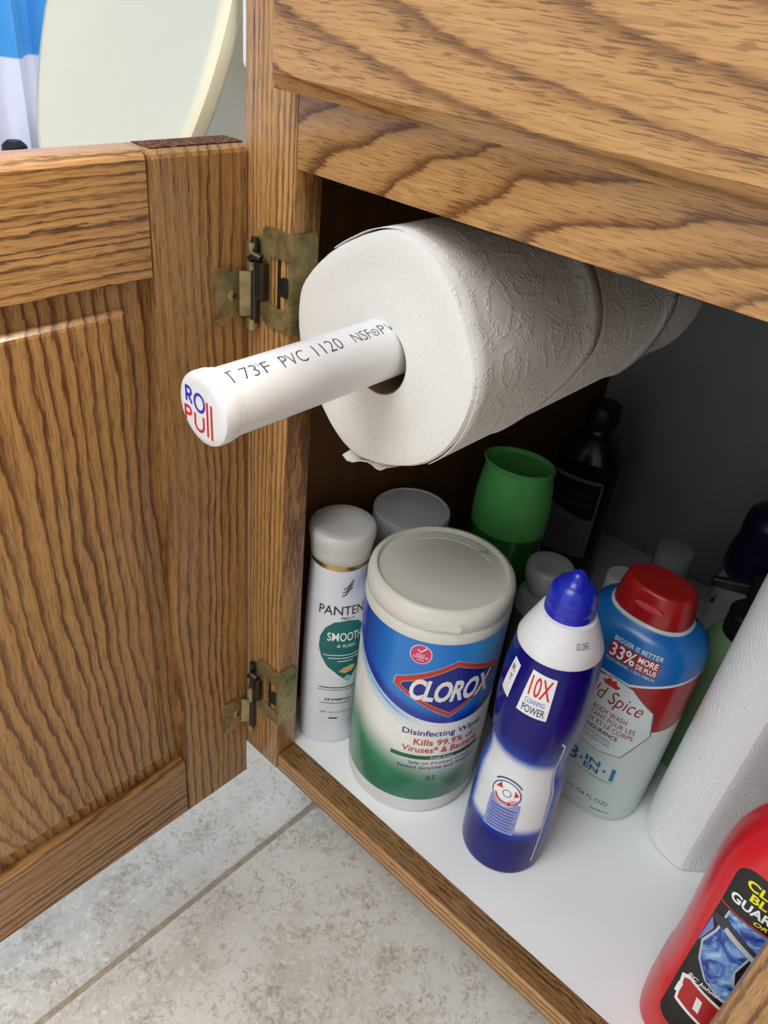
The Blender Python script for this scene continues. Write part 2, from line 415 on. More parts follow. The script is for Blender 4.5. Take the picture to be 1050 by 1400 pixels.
def door_bar(name, y0, y1, z0, z1, mat, cham):
    """Frame member; cham: sides ('y0','y1','z0','z1') that carry the outer eased edge, on the inside face."""
    cx, cy, cz = XD - DT / 2, (y0 + y1) / 2, (z0 + z1) / 2
    c = 0.0040; e = 0.0005
    g = lambda k: (c if k in cham else e)
    o = [(XD - DT, 0), (XD - 0.0045, 0), (XD - 0.0012, 0.55), (XD, 1.0)]
    V = []; F = []
    for (xx, t) in o:
        a0, a1, b0, b1 = y0 + g('y0') * t, y1 - g('y1') * t, z0 + g('z0') * t, z1 - g('z1') * t
        V += [(xx - cx, a1 - cy, b0 - cz), (xx - cx, a0 - cy, b0 - cz), (xx - cx, a0 - cy, b1 - cz), (xx - cx, a1 - cy, b1 - cz)]
    bm = bmesh.new(); vs = [bm.verts.new(v) for v in V]
    for i in range(len(o) - 1):
        for k in range(4): bm.faces.new((vs[i * 4 + k], vs[i * 4 + 4 + k], vs[i * 4 + 4 + (k + 1) % 4], vs[i * 4 + (k + 1) % 4]))
    bm.faces.new(vs[0:4]); bm.faces.new(vs[-4:][::-1])
    return bmobj(name, bm, mat, door, Matrix.Translation((cx, cy, cz)))
door_bar('door_stile', DY0 - SW, DY0, ZD, ZT, w_dstile, ('z0', 'z1'))
door_bar('door_stile', DY0 - DW, DY0 - DW + SW, ZD, ZT, w_dstile, ('z0', 'z1', 'y0'))
door_bar('door_rail', DY0 - DW + SW + 0.0002, DY0 - SW - 0.0002, 0.386, ZT, w_drail, ('z1',))
door_bar('door_rail', DY0 - DW + SW + 0.0002, DY0 - SW - 0.0002, ZD, 0.0093, w_drail2, ('z0',))
eg = Mat('rough_end_grain', 0.85, 0, 0.2); x, y, z = eg.coord()
en = eg.noise(eg.vec(x * 500, y * 260, z), 1.0, 4.0, 0.7)
eg.color(eg.ramp(en, (0.40, srgb(84, 52, 34)), (0.56, srgb(104, 68, 46)), (0.66, srgb(190, 165, 140)))).bump(en, 0.5, 0.001)
box('end_grain', XD - DT, XD - 0.0040, DY0 - SW + 0.004, DY0, ZT, ZT + 0.0004, eg.m, door, 0)
# closed door of the other bay
box('closed_door', OW + 0.030, 0.692, -0.0195, -0.0005, ZD, ZT, w_dpanel, cab, 0.003)

# ---- hinges
brass = Mat('antique_brass', 0.34, 0.7, 0.5); x, y, z = brass.coord()
bn = brass.noise(brass.vec(x, y, z), 130.0, 5.0, 0.65)
brass.color(brass.ramp(bn, (0.25, srgb(116, 106, 74)), (0.5, srgb(164, 150, 106)), (0.75, srgb(186, 172, 130)))).rough(bn.step(0.2, 0.9) * 0.35 + 0.22)
brass = brass.m
dkmetal = plain('dark_steel', srgb(70, 66, 60), 0.42, 0.85)
nylon = plain('black_nylon', srgb(22, 23, 26), 0.5)
def rrect(u0, u1, v0, v1, r, n=5, corners='abcd'):
    P = []
    for key, cx, cy, a in (('a', u0 + r, v0 + r, 180), ('b', u1 - r, v0 + r, 270), ('c', u1 - r, v1 - r, 0), ('d', u0 + r, v1 - r, 90)):
        if key in corners:
            for k in range(n + 1):
                t = R(a + 90 * k / n); P.append((cx + r * math.cos(t), cy + r * math.sin(t)))
        else: P.append((u0 if cx < (u0 + u1) / 2 else u1, v0 if cy < (v0 + v1) / 2 else v1))
    return P
def hinge(zc, dz):
    z0, z1 = zc - 0.0272, zc + 0.0272; lz0 = zc + dz
    fr = lambda u, v, w_: (u, -0.0003 - w_, v)
    root = extrude_poly('hinge', rrect(-0.0235, 0.0016, z0, z1, 0.006, 5, 'ad'), 0.0014, fr, brass, cab,
                        holes=[rrect(-0.0165, -0.0012, zc - 0.0150, zc + 0.0125, 0.0008, 2)])
    root['label'] = 'antique brass cabinet hinge'
    extrude_poly('side_flange', rrect(-0.0002, 0.0165, z0 - 0.0005, z1, 0.005, 5, 'bc'), 0.0014, lambda u, v, w_: (0.0002 + w_, u, v), brass, root)
    for k in (-1, 1):
        box('slot_bar', -0.0105, -0.0090, -0.0012, -0.0002, zc - 0.016, zc + 0.017, dkmetal, root, 0.0002) if k < 0 else None
    box('latch_block', -0.0062, -0.0008, -0.0030, -0.0001, zc - 0.0068, zc + 0.0035, nylon, root, 0.0006)
    # curled edge and knuckle
    tube('knuckle', [(-0.0270, -0.0032, lz0 - 0.0150), (-0.0270, -0.0032, zc + 0.0195)], 0.0022, dkmetal, root)
    for a, b in ((lz0 + 0.0150, lz0 + 0.0300), (lz0 - 0.0190, lz0 - 0.0130)):
        tube('barrel', [(-0.0285, -0.0036, a), (-0.0285, -0.0036, b)], 0.0032, brass, root, None, 14)
    box('spring_arm', -0.0225, -0.0165, -0.0068, -0.0012, zc - 0.0130, zc + 0.0085, dkmetal, root, 0.0014)
    tube('spring', [(-0.0265, -0.0065, zc + 0.0085), (-0.0235, -0.0066, zc + 0.0118), (-0.0195, -0.0052, zc + 0.0105)], 0.0022, dkmetal, root)
    # leaf screwed to the door
    lz = zc + dz
    def lf(u, v, w_): return (XD + 0.0002 + w_ + max(0.0, u + 0.0080) * 0.9, u, v)
    P = [(-0.0012, lz - 0.0125), (-0.0080, lz - 0.0125), (-0.0135, lz - 0.0125), (-0.0150, lz - 0.0155), (-0.0215, lz - 0.0165), (-0.0240, lz - 0.0140), (-0.0240, lz + 0.0140), (-0.0215, lz + 0.0165), (-0.0150, lz + 0.0160), (-0.0135, lz + 0.0130), (-0.0080, lz + 0.0130), (-0.0012, lz + 0.0130)]
    leaf = extrude_poly('door_leaf', P[::-1], 0.0017, lf, brass, root)
    MW = Matrix.Translation((XD + 0.0019, -0.0125, lz)) @ Matrix.Rotation(R(90), 4, 'Y')
    lathe('screw', [(0.0034, 0), (0.0033, 0.0005), (0.0026, 0.0010), (0.0010, 0.0012)], brass, leaf and root, MW, 24)
    for rt in (20, 110):
        bm = bmesh.new(); bmesh.ops.create_cube(bm, size=1); bmesh.ops.scale(bm, vec=(0.0030, 0.0007, 0.0006), verts=bm.verts)
        bmobj('screw_slot', bm, nylon, root, MW @ Matrix.Translation((0, 0, 0.0011)) @ Matrix.Rotation(R(rt), 4, 'Z'))
hinge(0.382, -0.013); hinge(0.065, -0.036)

top = box('vanity_countertop', -0.055, 0.73, -0.035, 0.514, 0.6202, 0.645, plain('cultured_marble', srgb(232, 230, 224), 0.2), None, 0.004)
tag(top, 'pale countertop lying on the oak vanity cabinet', 'countertop')
# ================================================================== PAPER ROLL ON PIPE
paper = Mat('tissue_paper', 0.9, 0, 0.15); x, y, z = paper.coord()
ang = (z).atan2(x)
pv = paper.vec(ang * 0.06, y, 0.0)
q1 = paper.voronoi(pv, 46.0, 'DISTANCE_TO_EDGE'); dots = paper.voronoi(pv, 520.0)
fine = paper.noise(pv, 900.0, 2.0); wr = paper.noise(paper.vec(ang * 0.9, y * 9.0, 0.0), 3.0, 4.0, 0.6, 1.2)
paper.color(paper.ramp(fine, (0.2, srgb(226, 224, 222)), (0.8, srgb(236, 235, 233))))
rid = paper.voronoi(paper.vec(ang * 1.3, y * 15.0, 0.3), 1.6, 'DISTANCE_TO_EDGE')
paper.bump(q1.step(0.08, 0.14) * (1.0 - q1.step(0.19, 0.25)) * dots.step(0.28, 0.62) * 0.45 + q1.step(0.0, 0.4) * 0.15 + fine * 0.2 + wr * 1.5 + rid.step(0.03, 0.0) * 0.16, 0.42, 0.0016)
pend = Mat('paper_end', 0.95, 0, 0.1); x, y, z = pend.coord()
rr = (x * x + z * z).sqrt(); pn = pend.noise(pend.vec(x, y, z), 420.0, 4.0, 0.6); pr = pend.noise(pend.vec(rr * 1400.0, z.atan2(x) * 2.0, 0.0), 1.0, 2.0)
pend.color(pend.ramp(pn, (0.3, srgb(226, 225, 221)), (0.7, srgb(234, 233, 229)))).bump(pn * 0.7 + pr * 0.5, 0.35, 0.0006)
card = plain('core_cardboard', srgb(128, 110, 92), 0.9)
RC = (0.066, 0.0, 0.3654); RL = 0.252; RI = 0.0190
tab = [(6.1, .0608), (16.9, .0606), (29.3, .0600), (45.7, .0612), (58.4, .0630), (70.4, .0637), (83.2, .0638), (93.3, .0623), (99.8, .0608), (115.0, .0580), (131.4, .0574), (146.9, .0592), (161.1, .0618), (172, .0612), (192.4, .0592), (210, .0578), (228.1, .0578), (242.8, .0600), (258.3, .0612), (275.8, .0592), (295.6, .0578), (315.1, .0582), (334.6, .0588), (352.3, .0598)]
def rroll(deg):
    deg %= 360; n = len(tab)
    for i in range(n):
        a, b = tab[i], tab[(i + 1) % n]; da = (b[0] - a[0]) % 360; t = (deg - a[0]) % 360
        if t <= da:
            p0, p3 = tab[i - 1][1], tab[(i + 2) % n][1]; f = t / da
            return 0.5 * (2 * a[1] + (b[1] - p0) * f + (2 * p0 - 5 * a[1] + 4 * b[1] - p3) * f * f + (3 * a[1] - p0 - 3 * b[1] + p3) * f ** 3)
    return 0.06
roll = empty('paper_towel_roll', RC, 0, 'full white paper towel roll threaded on the plastic pipe', 'paper towels')
RW_ = W[roll.name]
def roll_mesh():
    N = 96; V = []; F = []; ys = [0.0, 0.0012] + [0.004 + (RL - 0.008) * k / 36 for k in range(37)] + [RL]
    rnd = random.Random(3)
    for j, yy in enumerate(ys):
        for k in range(N):
            t = 360 * k / N; r = rroll(t) * (1 - 0.02 * yy / RL)
            if j == 0: r -= 0.0012
            elif yy < RL: r += 0.0007 * math.sin(yy * 60 + 3 * math.sin(math.radians(t) * 2)) + rnd.uniform(-.00012, .00012)
            V.append((r * math.cos(math.radians(t)), yy, r * math.sin(math.radians(t))))
    for j in range(len(ys) - 1):
        for k in range(N): F.append((j * N + k, (j + 1) * N + k, (j + 1) * N + (k + 1) % N, j * N + (k + 1) % N))
    return mesh('paper_sheets', V, F, paper.m, roll, RW_, 60)
roll_mesh()
def roll_end(yy):
    N = 96; V = []; F = []
    rad = [1.0, 0.93, 0.8, 0.6, 0.4, 0.2, 0.0]
    for j, f in enumerate(rad):
        for k in range(N):
            t = 2 * math.pi * k / N; ro = rroll(360 * k / N) - 0.0012 if yy < 0.1 else rroll(360 * k / N) * 0.98 - 0.0012
            r = RI + (ro - RI) * f; V.append((r * math.cos(t), yy - (0.0006 * math.sin(f * 9) if 0 < f < 1 and yy < .1 else 0), r * math.sin(t)))
    for j in range(len(rad) - 1):
        for k in range(N): F.append((j * N + k, j * N + (k + 1) % N, (j + 1) * N + (k + 1) % N, (j + 1) * N + k))
    return mesh('rolled_end', V, F, pend.m, roll, RW_, 60)
roll_end(0.0); roll_end(RL)
V, F = [], []
N = 48
for (r, yy) in ((RI, 0.0), (RI, RL), (RI - 0.0006, RL), (RI - 0.0006, 0.0003)):
    for k in range(N): V.append((r * math.cos(2 * math.pi * k / N), yy, r * math.sin(2 * math.pi * k / N)))
for j in range(4):
    for k in range(N): F.append((j * N + k, j * N + (k + 1) % N, ((j + 1) % 4) * N + (k + 1) % N, ((j + 1) % 4) * N + k))
mesh('cardboard_core', V, F, card, roll, RW_, 50)
def shell(name, a0, a1, yfun0, yfun1, lift, n=60, m=14):
    V = []; F = []
    for i in range(n + 1):
        t = a0 + (a1 - a0) * i / n
        for j in range(m + 1):
            yy = yfun0(t) + (yfun1(t) - yfun0(t)) * j / m
            r = rroll(t) * (1 - 0.02 * yy / RL) + lift(j / m, t)
            V.append((r * math.cos(R(t)), yy, r * math.sin(R(t))))
    for i in range(n):
        for j in range(m): F.append((i * (m + 1) + j, (i + 1) * (m + 1) + j, (i + 1) * (m + 1) + j + 1, i * (m + 1) + j + 1))
    o = mesh(name, V, F, paper.m, roll, RW_, 60)
    md = o.modifiers.new('thick', 'SOLIDIFY'); md.thickness = 0.0004; md.offset = 1
    return o
edge = lambda t: 0.100 + 0.010 * math.sin(R(t * 2.2 + 20)) - max(0, -t) * 0.0006
shell('loose_sheet', -48, 130, lambda t: 0.0015, edge, lambda f, t: 0.0010 + 0.0030 * max(0, f - 0.86) / 0.14 * (0.6 + 0.4 * math.sin(R(t * 3))))
shell('loose_sheet', -42, 90, lambda t: edge(t) + 0.004, lambda t: 0.196 + 0.012 * math.sin(R(t * 2)), lambda f, t: 0.0008 + 0.0024 * max(0, f - 0.85) / 0.15)
# torn tail hanging off the underside
V, F = [], []
for i in range(9):
    s_ = i / 8
    for j in range(3):
        V.append((0.012 - 0.030 * s_ + 0.001 * j, 0.0005 + 0.008 * j + 0.002 * math.sin(5 * s_ + j), -0.0585 - 0.0035 * math.sin(s_ * 3.0) - 0.0022 * math.sin(s_ * 9 + j * 1.3) - 0.004 * s_))
for i in range(8):
    for j in range(2): F.append((i * 3 + j, i * 3 + j + 1, (i + 1) * 3 + j + 1, (i + 1) * 3 + j))
o = mesh('torn_tail', V, F, paper.m, roll, RW_, 70); md = o.modifiers.new('thick', 'SOLIDIFY'); md.thickness = 0.0005

pvc = plain('white_pvc', srgb(236, 237, 240), 0.3, 0, 0.5, 0, 0, 0.05, 0.02)
PR = 0.0152; PC = Vector((0.066, 0, 0.3698)); pa = Vector((0.0067, 0.99985, 0.0158)).normalized()
px_ = pa.cross(Vector((0, 0, 1))).normalized(); pu = px_.cross(pa)
PM = Matrix(((px_.x, pa.x, pu.x, PC.x), (px_.y, pa.y, pu.y, PC.y), (px_.z, pa.z, pu.z, PC.z), (0, 0, 0, 1)))   # local: x right, y along pipe, z up
pipe = empty('pvc_pipe', tuple(PC), 0, 'white plastic pipe with printed lettering, poking out of the paper towel roll', 'pipe')
YM = Matrix.Rotation(R(-90), 4, 'X')       # lathe axis z -> y
lathe('pipe_tube', [(PR, -0.1038), (PR, 0.487)], pvc, pipe, PM @ YM, 64)
capb = lathe('end_cap', [(PR - 0.0005, -0.0962), (PR + 0.0006, -0.0964), (PR + 0.0007, -0.0976), (PR + 0.0003, -0.0980), (PR + 0.0010, -0.0984), (PR + 0.0013, -0.0995), (PR + 0.0013, -0.1038), (PR + 0.0009, -0.1052), (PR - 0.0008, -0.1062), (PR - 0.0030, -0.1064), (0.0, -0.1064)][::-1], pvc, pipe, PM @ YM, 64, 40, True, False)
pipes = lambda u, v, off: ((PR + off) * math.cos(v / PR), u, (PR + off) * math.sin(v / PR))
A = lambda d: R(d) * PR
for txt, u0, u1, d0, d1 in (('IT', -.0995, -.0925, 56, 82), ('73', -.0895, -.0812, 56, 80), ('\u00b0', -.0806, -.0790, 73, 80), ('F', -.0785, -.0748, 55.5, 78), ('PVC', -.0685, -.0545, 54, 79), ('1120', -.0490, -.0325, 55, 81), ('NSF', -.0250, -.0132, 57, 79), ('P', -.0070, -.0035, 57, 79), ('W', -.0020, .0040, 57, 79)):
    decal('lettering', text2d(txt, u0, u1, A(d0), A(d1), -0.012), pipes, GREYINK, pipe, PM, 0.00012, 0.0012)
decal('round_mark', ringshape(-.0105, A(66), 0.0017, 0.0021), pipes, GREYINK, pipe, PM, 0.00012, 0.0012)
decal('lettering', text2d('R', -.0113, -.0097, A(63.5), A(68.5)), pipes, GREYINK, pipe, PM, 0.00012, 0.0012)
caps = lambda u, v, off: (u, -0.1064 - off, v)
CB = plain('cap_blue', srgb(48, 52, 190), 0.4); CR = plain('cap_red', srgb(208, 44, 50), 0.4)
m = 0.001
def capstroke(pts, mt): decal('cap_lettering', stroke([(a * m, b * m) for a, b in pts], 0.00135), caps, mt, pipe, PM, 0.0001, 0.5)
arc = lambda cx, cy, r, a0, a1, n=14, ry=None: [(cx + r * math.cos(R(a0 + (a1 - a0) * k / n)), cy + (ry or r) * math.sin(R(a0 + (a1 - a0) * k / n))) for k in range(n + 1)]
capstroke([(-10.0, 0.8), (-10.0, 8.0)], CB); capstroke([(-10.0, 7.6)] + arc(-8.3, 5.9, 1.75, 90, -90) + [(-10.0, 4.1)], CB); capstroke([(-8.6, 4.1), (-6.2, 0.6)], CB)
capstroke(arc(-0.9, 3.0, 3.35, 0, 360, 26, 3.9), CB)
capstroke([(-11.2, -8.2), (-11.2, -1.4)], CR); capstroke([(-11.2, -1.8)] + arc(-8.9, -3.5, 1.75, 90, -90) + [(-11.2, -5.2)], CR)
capstroke([(-4.4, -2.6), (-4.4, -7.0)] + arc(-1.4, -7.3, 3.0, 180, 360) + [(1.6, -7.0), (1.6, -2.8)], CR)
capstroke([(4.4, -10.8), (4.4, 5.4)], CR); capstroke([(7.2, -11.2), (7.2, 5.0)], CR)
box('wall_bracket', 0.045, 0.094, 0.484, DEP - 0.0003, 0.352, 0.402, pvc, pipe, 0.003)

# ================================================================== BOTTLES AND TUBS
def frame(x, y, rz): return Matrix.Translation((x, y, 0)) @ Matrix.Rotation(R(rz), 4, 'Z')
mm = lambda *a: tuple(v * 0.001 for v in a)

# ---- wipes canister
t = empty('wipes_canister', (0.0748, 0.0769, 0), 33.8, 'round blue and green disinfecting wipes canister with frosted lid', 'canister'); M = W[t.name]
lab = Mat('wipes_label', 0.28, 0, 0.5, 0.3); x, y, z = lab.coord()
u = x.atan2(y * -1.0) * 52.5; v = z * 1000.0
arcv = (u - 30.0) * (u - 30.0) * 0.0047 + 100.5
d = v - arcv
sw = lab.noise(lab.vec(d * 0.35, u * 0.02, 0.0), 1.0, 3.0)
blue = lab.mix((u.step(-62, -18) * d.step(3.0, 14.0)) * 1.0, srgb(20, 52, 160), srgb(20, 120, 205))
blue = lab.mix(u.step(15.0, 62.0) * v.step(120, 165) * 0.6, blue, srgb(120, 190, 230))
swirl = lab.mix(sw.step(0.35, 0.6), srgb(60, 150, 215), srgb(190, 222, 240))
lower = lab.mix((v + u.max(-60.0) * 0.42).step(74.0, 36.0), srgb(236, 238, 236), srgb(22, 132, 92))
lower = lab.mix(v.step(66.0, 18.0), lower, srgb(20, 112, 82))
lower = lab.mix(d.step(-17.0, -2.0) * u.step(18.0, -30.0), lower, swirl)
c = lab.mix((d - 0.0).step(-0.35, 0.35), lower, blue); lab.color(c)
clear = plain('frosted_lid', srgb(226, 226, 218), 0.35, 0, 0.5, 0.2, 0, 0.15, 0.02)
tub = plain('white_tub', srgb(226, 228, 228), 0.35, 0, 0.5, 0.1)
lathe('tub', [(0.046, 0), (0.0492, 0.0012), (0.0503, 0.004), (0.0505, 0.02), (0.0500, 0.176)], tub, t, M, 80)
label = lathe('label_sleeve', [(0.0507, 0.0170), (0.0508, 0.0175), (0.0506, 0.1752), (0.0504, 0.1756)], lab.m, t, M, 96, 35, False, False)
lid = lathe('lid', [(0.0498, 0.1745), (0.0507, 0.1750), (0.0508, 0.1765), (0.0505, 0.182), (0.0497, 0.1835), (0.0503, 0.1842), (0.0505, 0.192), (0.0494, 0.1965), (0.0470, 0.1992), (0.0450, 0.1996), (0.0440, 0.1985), (0.0434, 0.1968), (0.0424, 0.1966), (0.030, 0.1972), (0.0, 0.1970)], clear, t, M, 96, 50, True, False)
for k, rr_ in enumerate((0.0395, 0.0375, 0.0352)):
    pts = [(rr_ * math.cos(R(a)), rr_ * math.sin(R(a)), 0.1972) for a in range(35 - 4 * k, 126 + 4 * k, 6)]
    tube('grip_ridge', pts, 0.0006, clear, lid, M, 6)
box_m = M @ Matrix.Translation((0.006, -0.0492, 0.1885)) @ Matrix.Rotation(R(6), 4, 'Z')
bm = bmesh.new(); bmesh.ops.create_cube(bm, size=1); bmesh.ops.scale(bm, vec=(0.026, 0.0035, 0.006), verts=bm.verts); bmesh.ops.bevel(bm, geom=bm.edges[:], offset=0.0015, segments=2, affect='EDGES')
bmobj('lid_tab', bm, clear, lid, box_m, 40)
cs = ell_surf(lambda z: (0.0507, 0.0507, 2.0), 0.0525)
def cl(name, pts, mt, off): return decal(name, [(a * .001, b * .001) for a, b in pts] if isinstance(pts, list) else pts, cs, mt, label, M, off)
LB = plain('light_blue_ink', srgb(120, 190, 235), 0.35); GOLD = plain('gold_ink', srgb(214, 178, 110), 0.4); LRED = plain('logo_red', srgb(200, 58, 44), 0.35); LNAVY = plain('logo_navy', srgb(28, 40, 140), 0.35)
def logo(k): return [(-20.5 + k, 131.0 + k * 0.2), (-19.5 + k, 138.0 - k * .6), (22.0, 160.0 - k * 0.9), (64.0 - k, 144.0 - k * .6), (64.5 - k, 137.0 + k * .2), (22.5, 107.5 + k * 0.9)]
cl('logo_outline', logo(-0.9), LB, 0.00012); cl('logo_border', logo(0.0), LRED, 0.00020); cl('logo_line', logo(4.4), GOLD, 0.00026); cl('logo_field', logo(5.0), LNAVY, 0.00032)
cl('lettering', text2d('CLOROX', *mm(-8.5, 55, 122.5, 142.5), 0.035, 0.22, 0.94), WHITE, 0.00042)
PINK = plain('pink_ink', srgb(214, 62, 122), 0.4)
cl('badge_rim', circle2(*mm(-4.6, 164.0, 7.9)), WHITE, 0.00020) if False else decal('badge_rim', circle2(*mm(-4.6, 164.0, 7.7), 32, 0.0083), cs, WHITE, label, M, 0.0002)
decal('badge', circle2(*mm(-4.6, 164.0, 7.1), 32, 0.0077), cs, PINK, label, M, 0.00027)
decal('tick', stroke([mm(-7.0, 168.0), mm(-5.0, 166.0), mm(-1.0, 170.2)], 0.0010), cs, WHITE, label, M, 0.00035)
for s_, a, b, c0, c1 in (('KILLS', -7.4, -1.8, 163.0, 164.6), ('COVID-19', -9.8, 0.6, 160.6, 162.6), ('VIRUS', -6.8, -2.2, 158.6, 159.8)):
    decal('lettering', text2d(s_, *mm(a, b, c0, c1), 0.02), cs, WHITE, label, M, 0.00035, 0.002)
cl('lettering', text2d('Disinfecting Wipes', *mm(-9, 55, 86.2, 93.6), 0.012), NAVY, 0.0002)
cl('lettering', text2d('Kills 99.9% of', *mm(0.5, 49, 78.0, 84.4), 0.014), LRED, 0.0002)
cl('lettering', text2d('Viruses* & Bacteria', *mm(-7.5, 55, 70.2, 76.8), 0.014), LRED, 0.0002)
DG = plain('dark_green_ink', srgb(20, 104, 72), 0.4)
cl('scent_bar', [(-15.5, 63.0), (58, 63.0), (58, 67.0), (-15.5, 67.0)], DG, 0.00018)
cl('lettering', text2d('Fresh Scent', *mm(15, 33, 63.9, 66.2), 0.01), WHITE, 0.00026)
cl('lettering', text2d('Safe on Finished Wood,', *mm(-1, 50, 57.2, 60.6), 0.004), NAVY, 0.0002)
cl('lettering', text2d('Sealed Granite and Stainless', *mm(-9, 56, 52.4, 55.8), 0.004), NAVY, 0.0002)
cl('lettering', text2d('85', *mm(14, 22, 39.5, 45.0), 0.0), DG, 0.0002)

# ---- shampoo
t = empty('shampoo_bottle', (0.0036, 0.0515, 0), 42.8, 'slim white shampoo bottle with gold band and teal emblem beside the oak post', 'bottle'); M = W[t.name]
pearl = plain('pearl_white', srgb(226, 229, 238), 0.3, 0, 0.5, 0.25, 0, 0, 0.015)
rg = interp([(0, .0205, .0165, 2.3), (.0015, .0222, .0182, 2.4), (.006, .0228, .0188, 2.4), (.05, .0236, .0194, 2.3), (.11, .0232, .0196, 2.2), (.15, .0222, .0198, 2.1), (.180, .0212, .0205, 2.0)], 5)
loft('body', rg, pearl, t, M, 72)
ps0 = ell_surf(ringfn(rg), 0.0235); ps = lambda u, v, off: ps0(-0.0105 + (u + 0.0105) * 1.22, v, off)
lathe('gold_band', [(0.0208, 0.1798), (0.0211, 0.1802), (0.0211, 0.1838), (0.0208, 0.1842)], plain('gold_foil', srgb(190, 160, 96), 0.25, 0.9), t, M, 64)
lathe('cap', [(0.0212, 0.1842), (0.0219, 0.1848), (0.0222, 0.190), (0.0229, 0.1975), (0.0236, 0.2005), (0.0237, 0.2040), (0.0231, 0.2065), (0.0215, 0.2078), (0.0150, 0.2072), (0.0075, 0.2062), (0.0, 0.2060)], plain('frosted_cap', srgb(205, 205, 203), 0.4, 0, 0.5, 0.1, 0, 0.1, 0.03), t, M, 72, 50, True, False)
TEAL = plain('teal_ink', srgb(0, 104, 106), 0.35)
P_ = lambda n, vf, mt, off=0.00015: decal(n, vf, ps, mt, t, M, off, 0.002)
sh = [(6, 134), (-2, 132), (-7, 126), (-10, 117), (-10.3, 107), (-8.5, 98), (-4.5, 88), (2, 78), (8.5, 71), (13, 79), (18, 89), (21, 99), (22, 108), (21, 118), (18, 126), (13, 132)]
P_('emblem', [mm(*a) for a in sh], TEAL)
for k in range(3):
    P_('wave_mark', stroke([mm(0.8 + k * 0.4, 157 + k * 3.2), mm(3.0 + k * .5, 158.2 + k * 3.4), mm(5.0 + k * 0.6, 162 + k * 3.2), mm(7.4 + k * .3, 165 + k * 3.4)], 0.0010), GREYINK)
P_('lettering', text2d('PANTENE', *mm(-12.4, 21.5, 139, 147.5), 0.008), INK)
P_('lettering', text2d('PRO-V', *mm(1.5, 10.5, 134.6, 137.2), 0.02), INK)
P_('lettering', text2d('SMOOTH', *mm(-5.5, 17, 113.5, 122), 0.012), WHITE, 0.00028)
P_('lettering', text2d('& SLEEK', *mm(0, 12.5, 107.5, 110.2), 0.0), WHITE, 0.00028)
for k, (a, b) in enumerate(((-7, 18), (-4, 16), (1, 11))): P_('small_print', stroke([mm(a, 99 - 3.1 * k), mm(b, 99.4 - 3.1 * k)], 0.0007), WHITE, 0.00028)
P_('rule', stroke([mm(-11.5, 103.2), mm(20, 103.2)], 0.0003), TEAL, 0.00035)
P_('leaf_mark', [mm(2, 82), mm(5, 86), mm(10, 88), mm(14, 87), mm(11, 82), mm(6, 80)], GOLD, 0.00028)
P_('leaf_mark', [mm(5, 74.5), mm(8.5, 72), mm(11, 75.5), mm(8, 78.5)], plain('pale_teal_ink', srgb(140, 200, 190), 0.4), 0.00028)
for a, b, v_, wd in ((-8, 14, 64.5, .0010), (-9, 13, 61.8, .0005), (-6, 12, 47.2, .0006), (-1.5, 3.5, 29.8, .0016)): P_('small_print', stroke([mm(a, v_), mm(b, v_)], wd), INK)
P_('lettering', text2d('SHAMPOO', *mm(-4, 12, 50, 52.6), 0.02), INK)
P_('lettering', text2d('355 mL (12.0 FL OZ)', *mm(-6, 14, 35.2, 37.8), 0.0), INK)

# ---- white capped jar behind
t = empty('white_jar', (0.0030, 0.1275, 0), 0, 'tall white jar with plain flat white cap behind the shampoo bottle', 'jar'); M = W[t.name]
lathe('jar_body', [(0.026, 0), (0.0275, 0.002), (0.0278, 0.160), (0.0265, 0.166)], tub, t, M)
lathe('jar_cap', [(0.0270, 0.1655), (0.0285, 0.1660), (0.0295, 0.176), (0.0300, 0.1835), (0.0296, 0.1862), (0.0283, 0.1868), (0.0278, 0.1858), (0.0, 0.1860)], plain('jar_cap_white', srgb(206, 208, 214), 0.45), t, M, 72, 40, True, False)

# ---- toilet cleaner
t = empty('cleaner_bottle', (0.169, 0.0755, 0), 22.4, 'cobalt blue squeeze bottle with white collar and blue nozzle cap', 'bottle'); M = W[t.name]
cob = Mat('cobalt_bottle', 0.2, 0, 0.35, 0.0); x, y, z = cob.coord()
u = x.atan2(y * -1.0) * 30.0; v = z * 1000.0
ub = u + (v - 80.0) * 0.02
inside = ub.step(-37.0, -28.0) * (1.0 - ub.step(24.0, 28.5)) * v.step(44.0 + 0.0, 54.0) * (1.0 - (v + u * 0.12).step(108.0, 119.0))
halo = ub.step(-58.0, -30.0) * (1.0 - ub.step(27.0, 38.0)) * v.step(34.0, 54.0) * (1.0 - (v + u * 0.12).step(104.0, 134.0))
c = cob.mix(halo * 0.9, srgb(12, 8, 112), srgb(6, 84, 206)); c = cob.mix(inside, c, srgb(226, 230, 236)); cob.color(c)
rg = interp([(0, .0265, .0265, 2), (.0012, .0290, .0290, 2), (.005, .0302, .0302, 2), (.04, .0304, .0302, 2), (.075, .0298, .0292, 2), (.088, .0290, .0282, 2), (.100, .0268, .0266, 2), (.112, .0264, .0268, 2), (.128, .0284, .0284, 2), (.150, .0297, .0296, 2), (.172, .0293, .0293, 2), (.190, .0278, .0278, 2), (.203, .0256, .0256, 2)], 5)
loft('body', rg, cob.m, t, M, 72)
bs = ell_surf(ringfn(rg), 0.030)
col_ = plain('white_collar', srgb(230, 232, 236), 0.35)
lathe('collar', [(0.0245, 0.199), (0.0262, 0.1995), (0.0264, 0.2015), (0.0240, 0.208), (0.0195, 0.2185), (0.0172, 0.2235), (0.0150, 0.2245)], col_, t, M, 64)
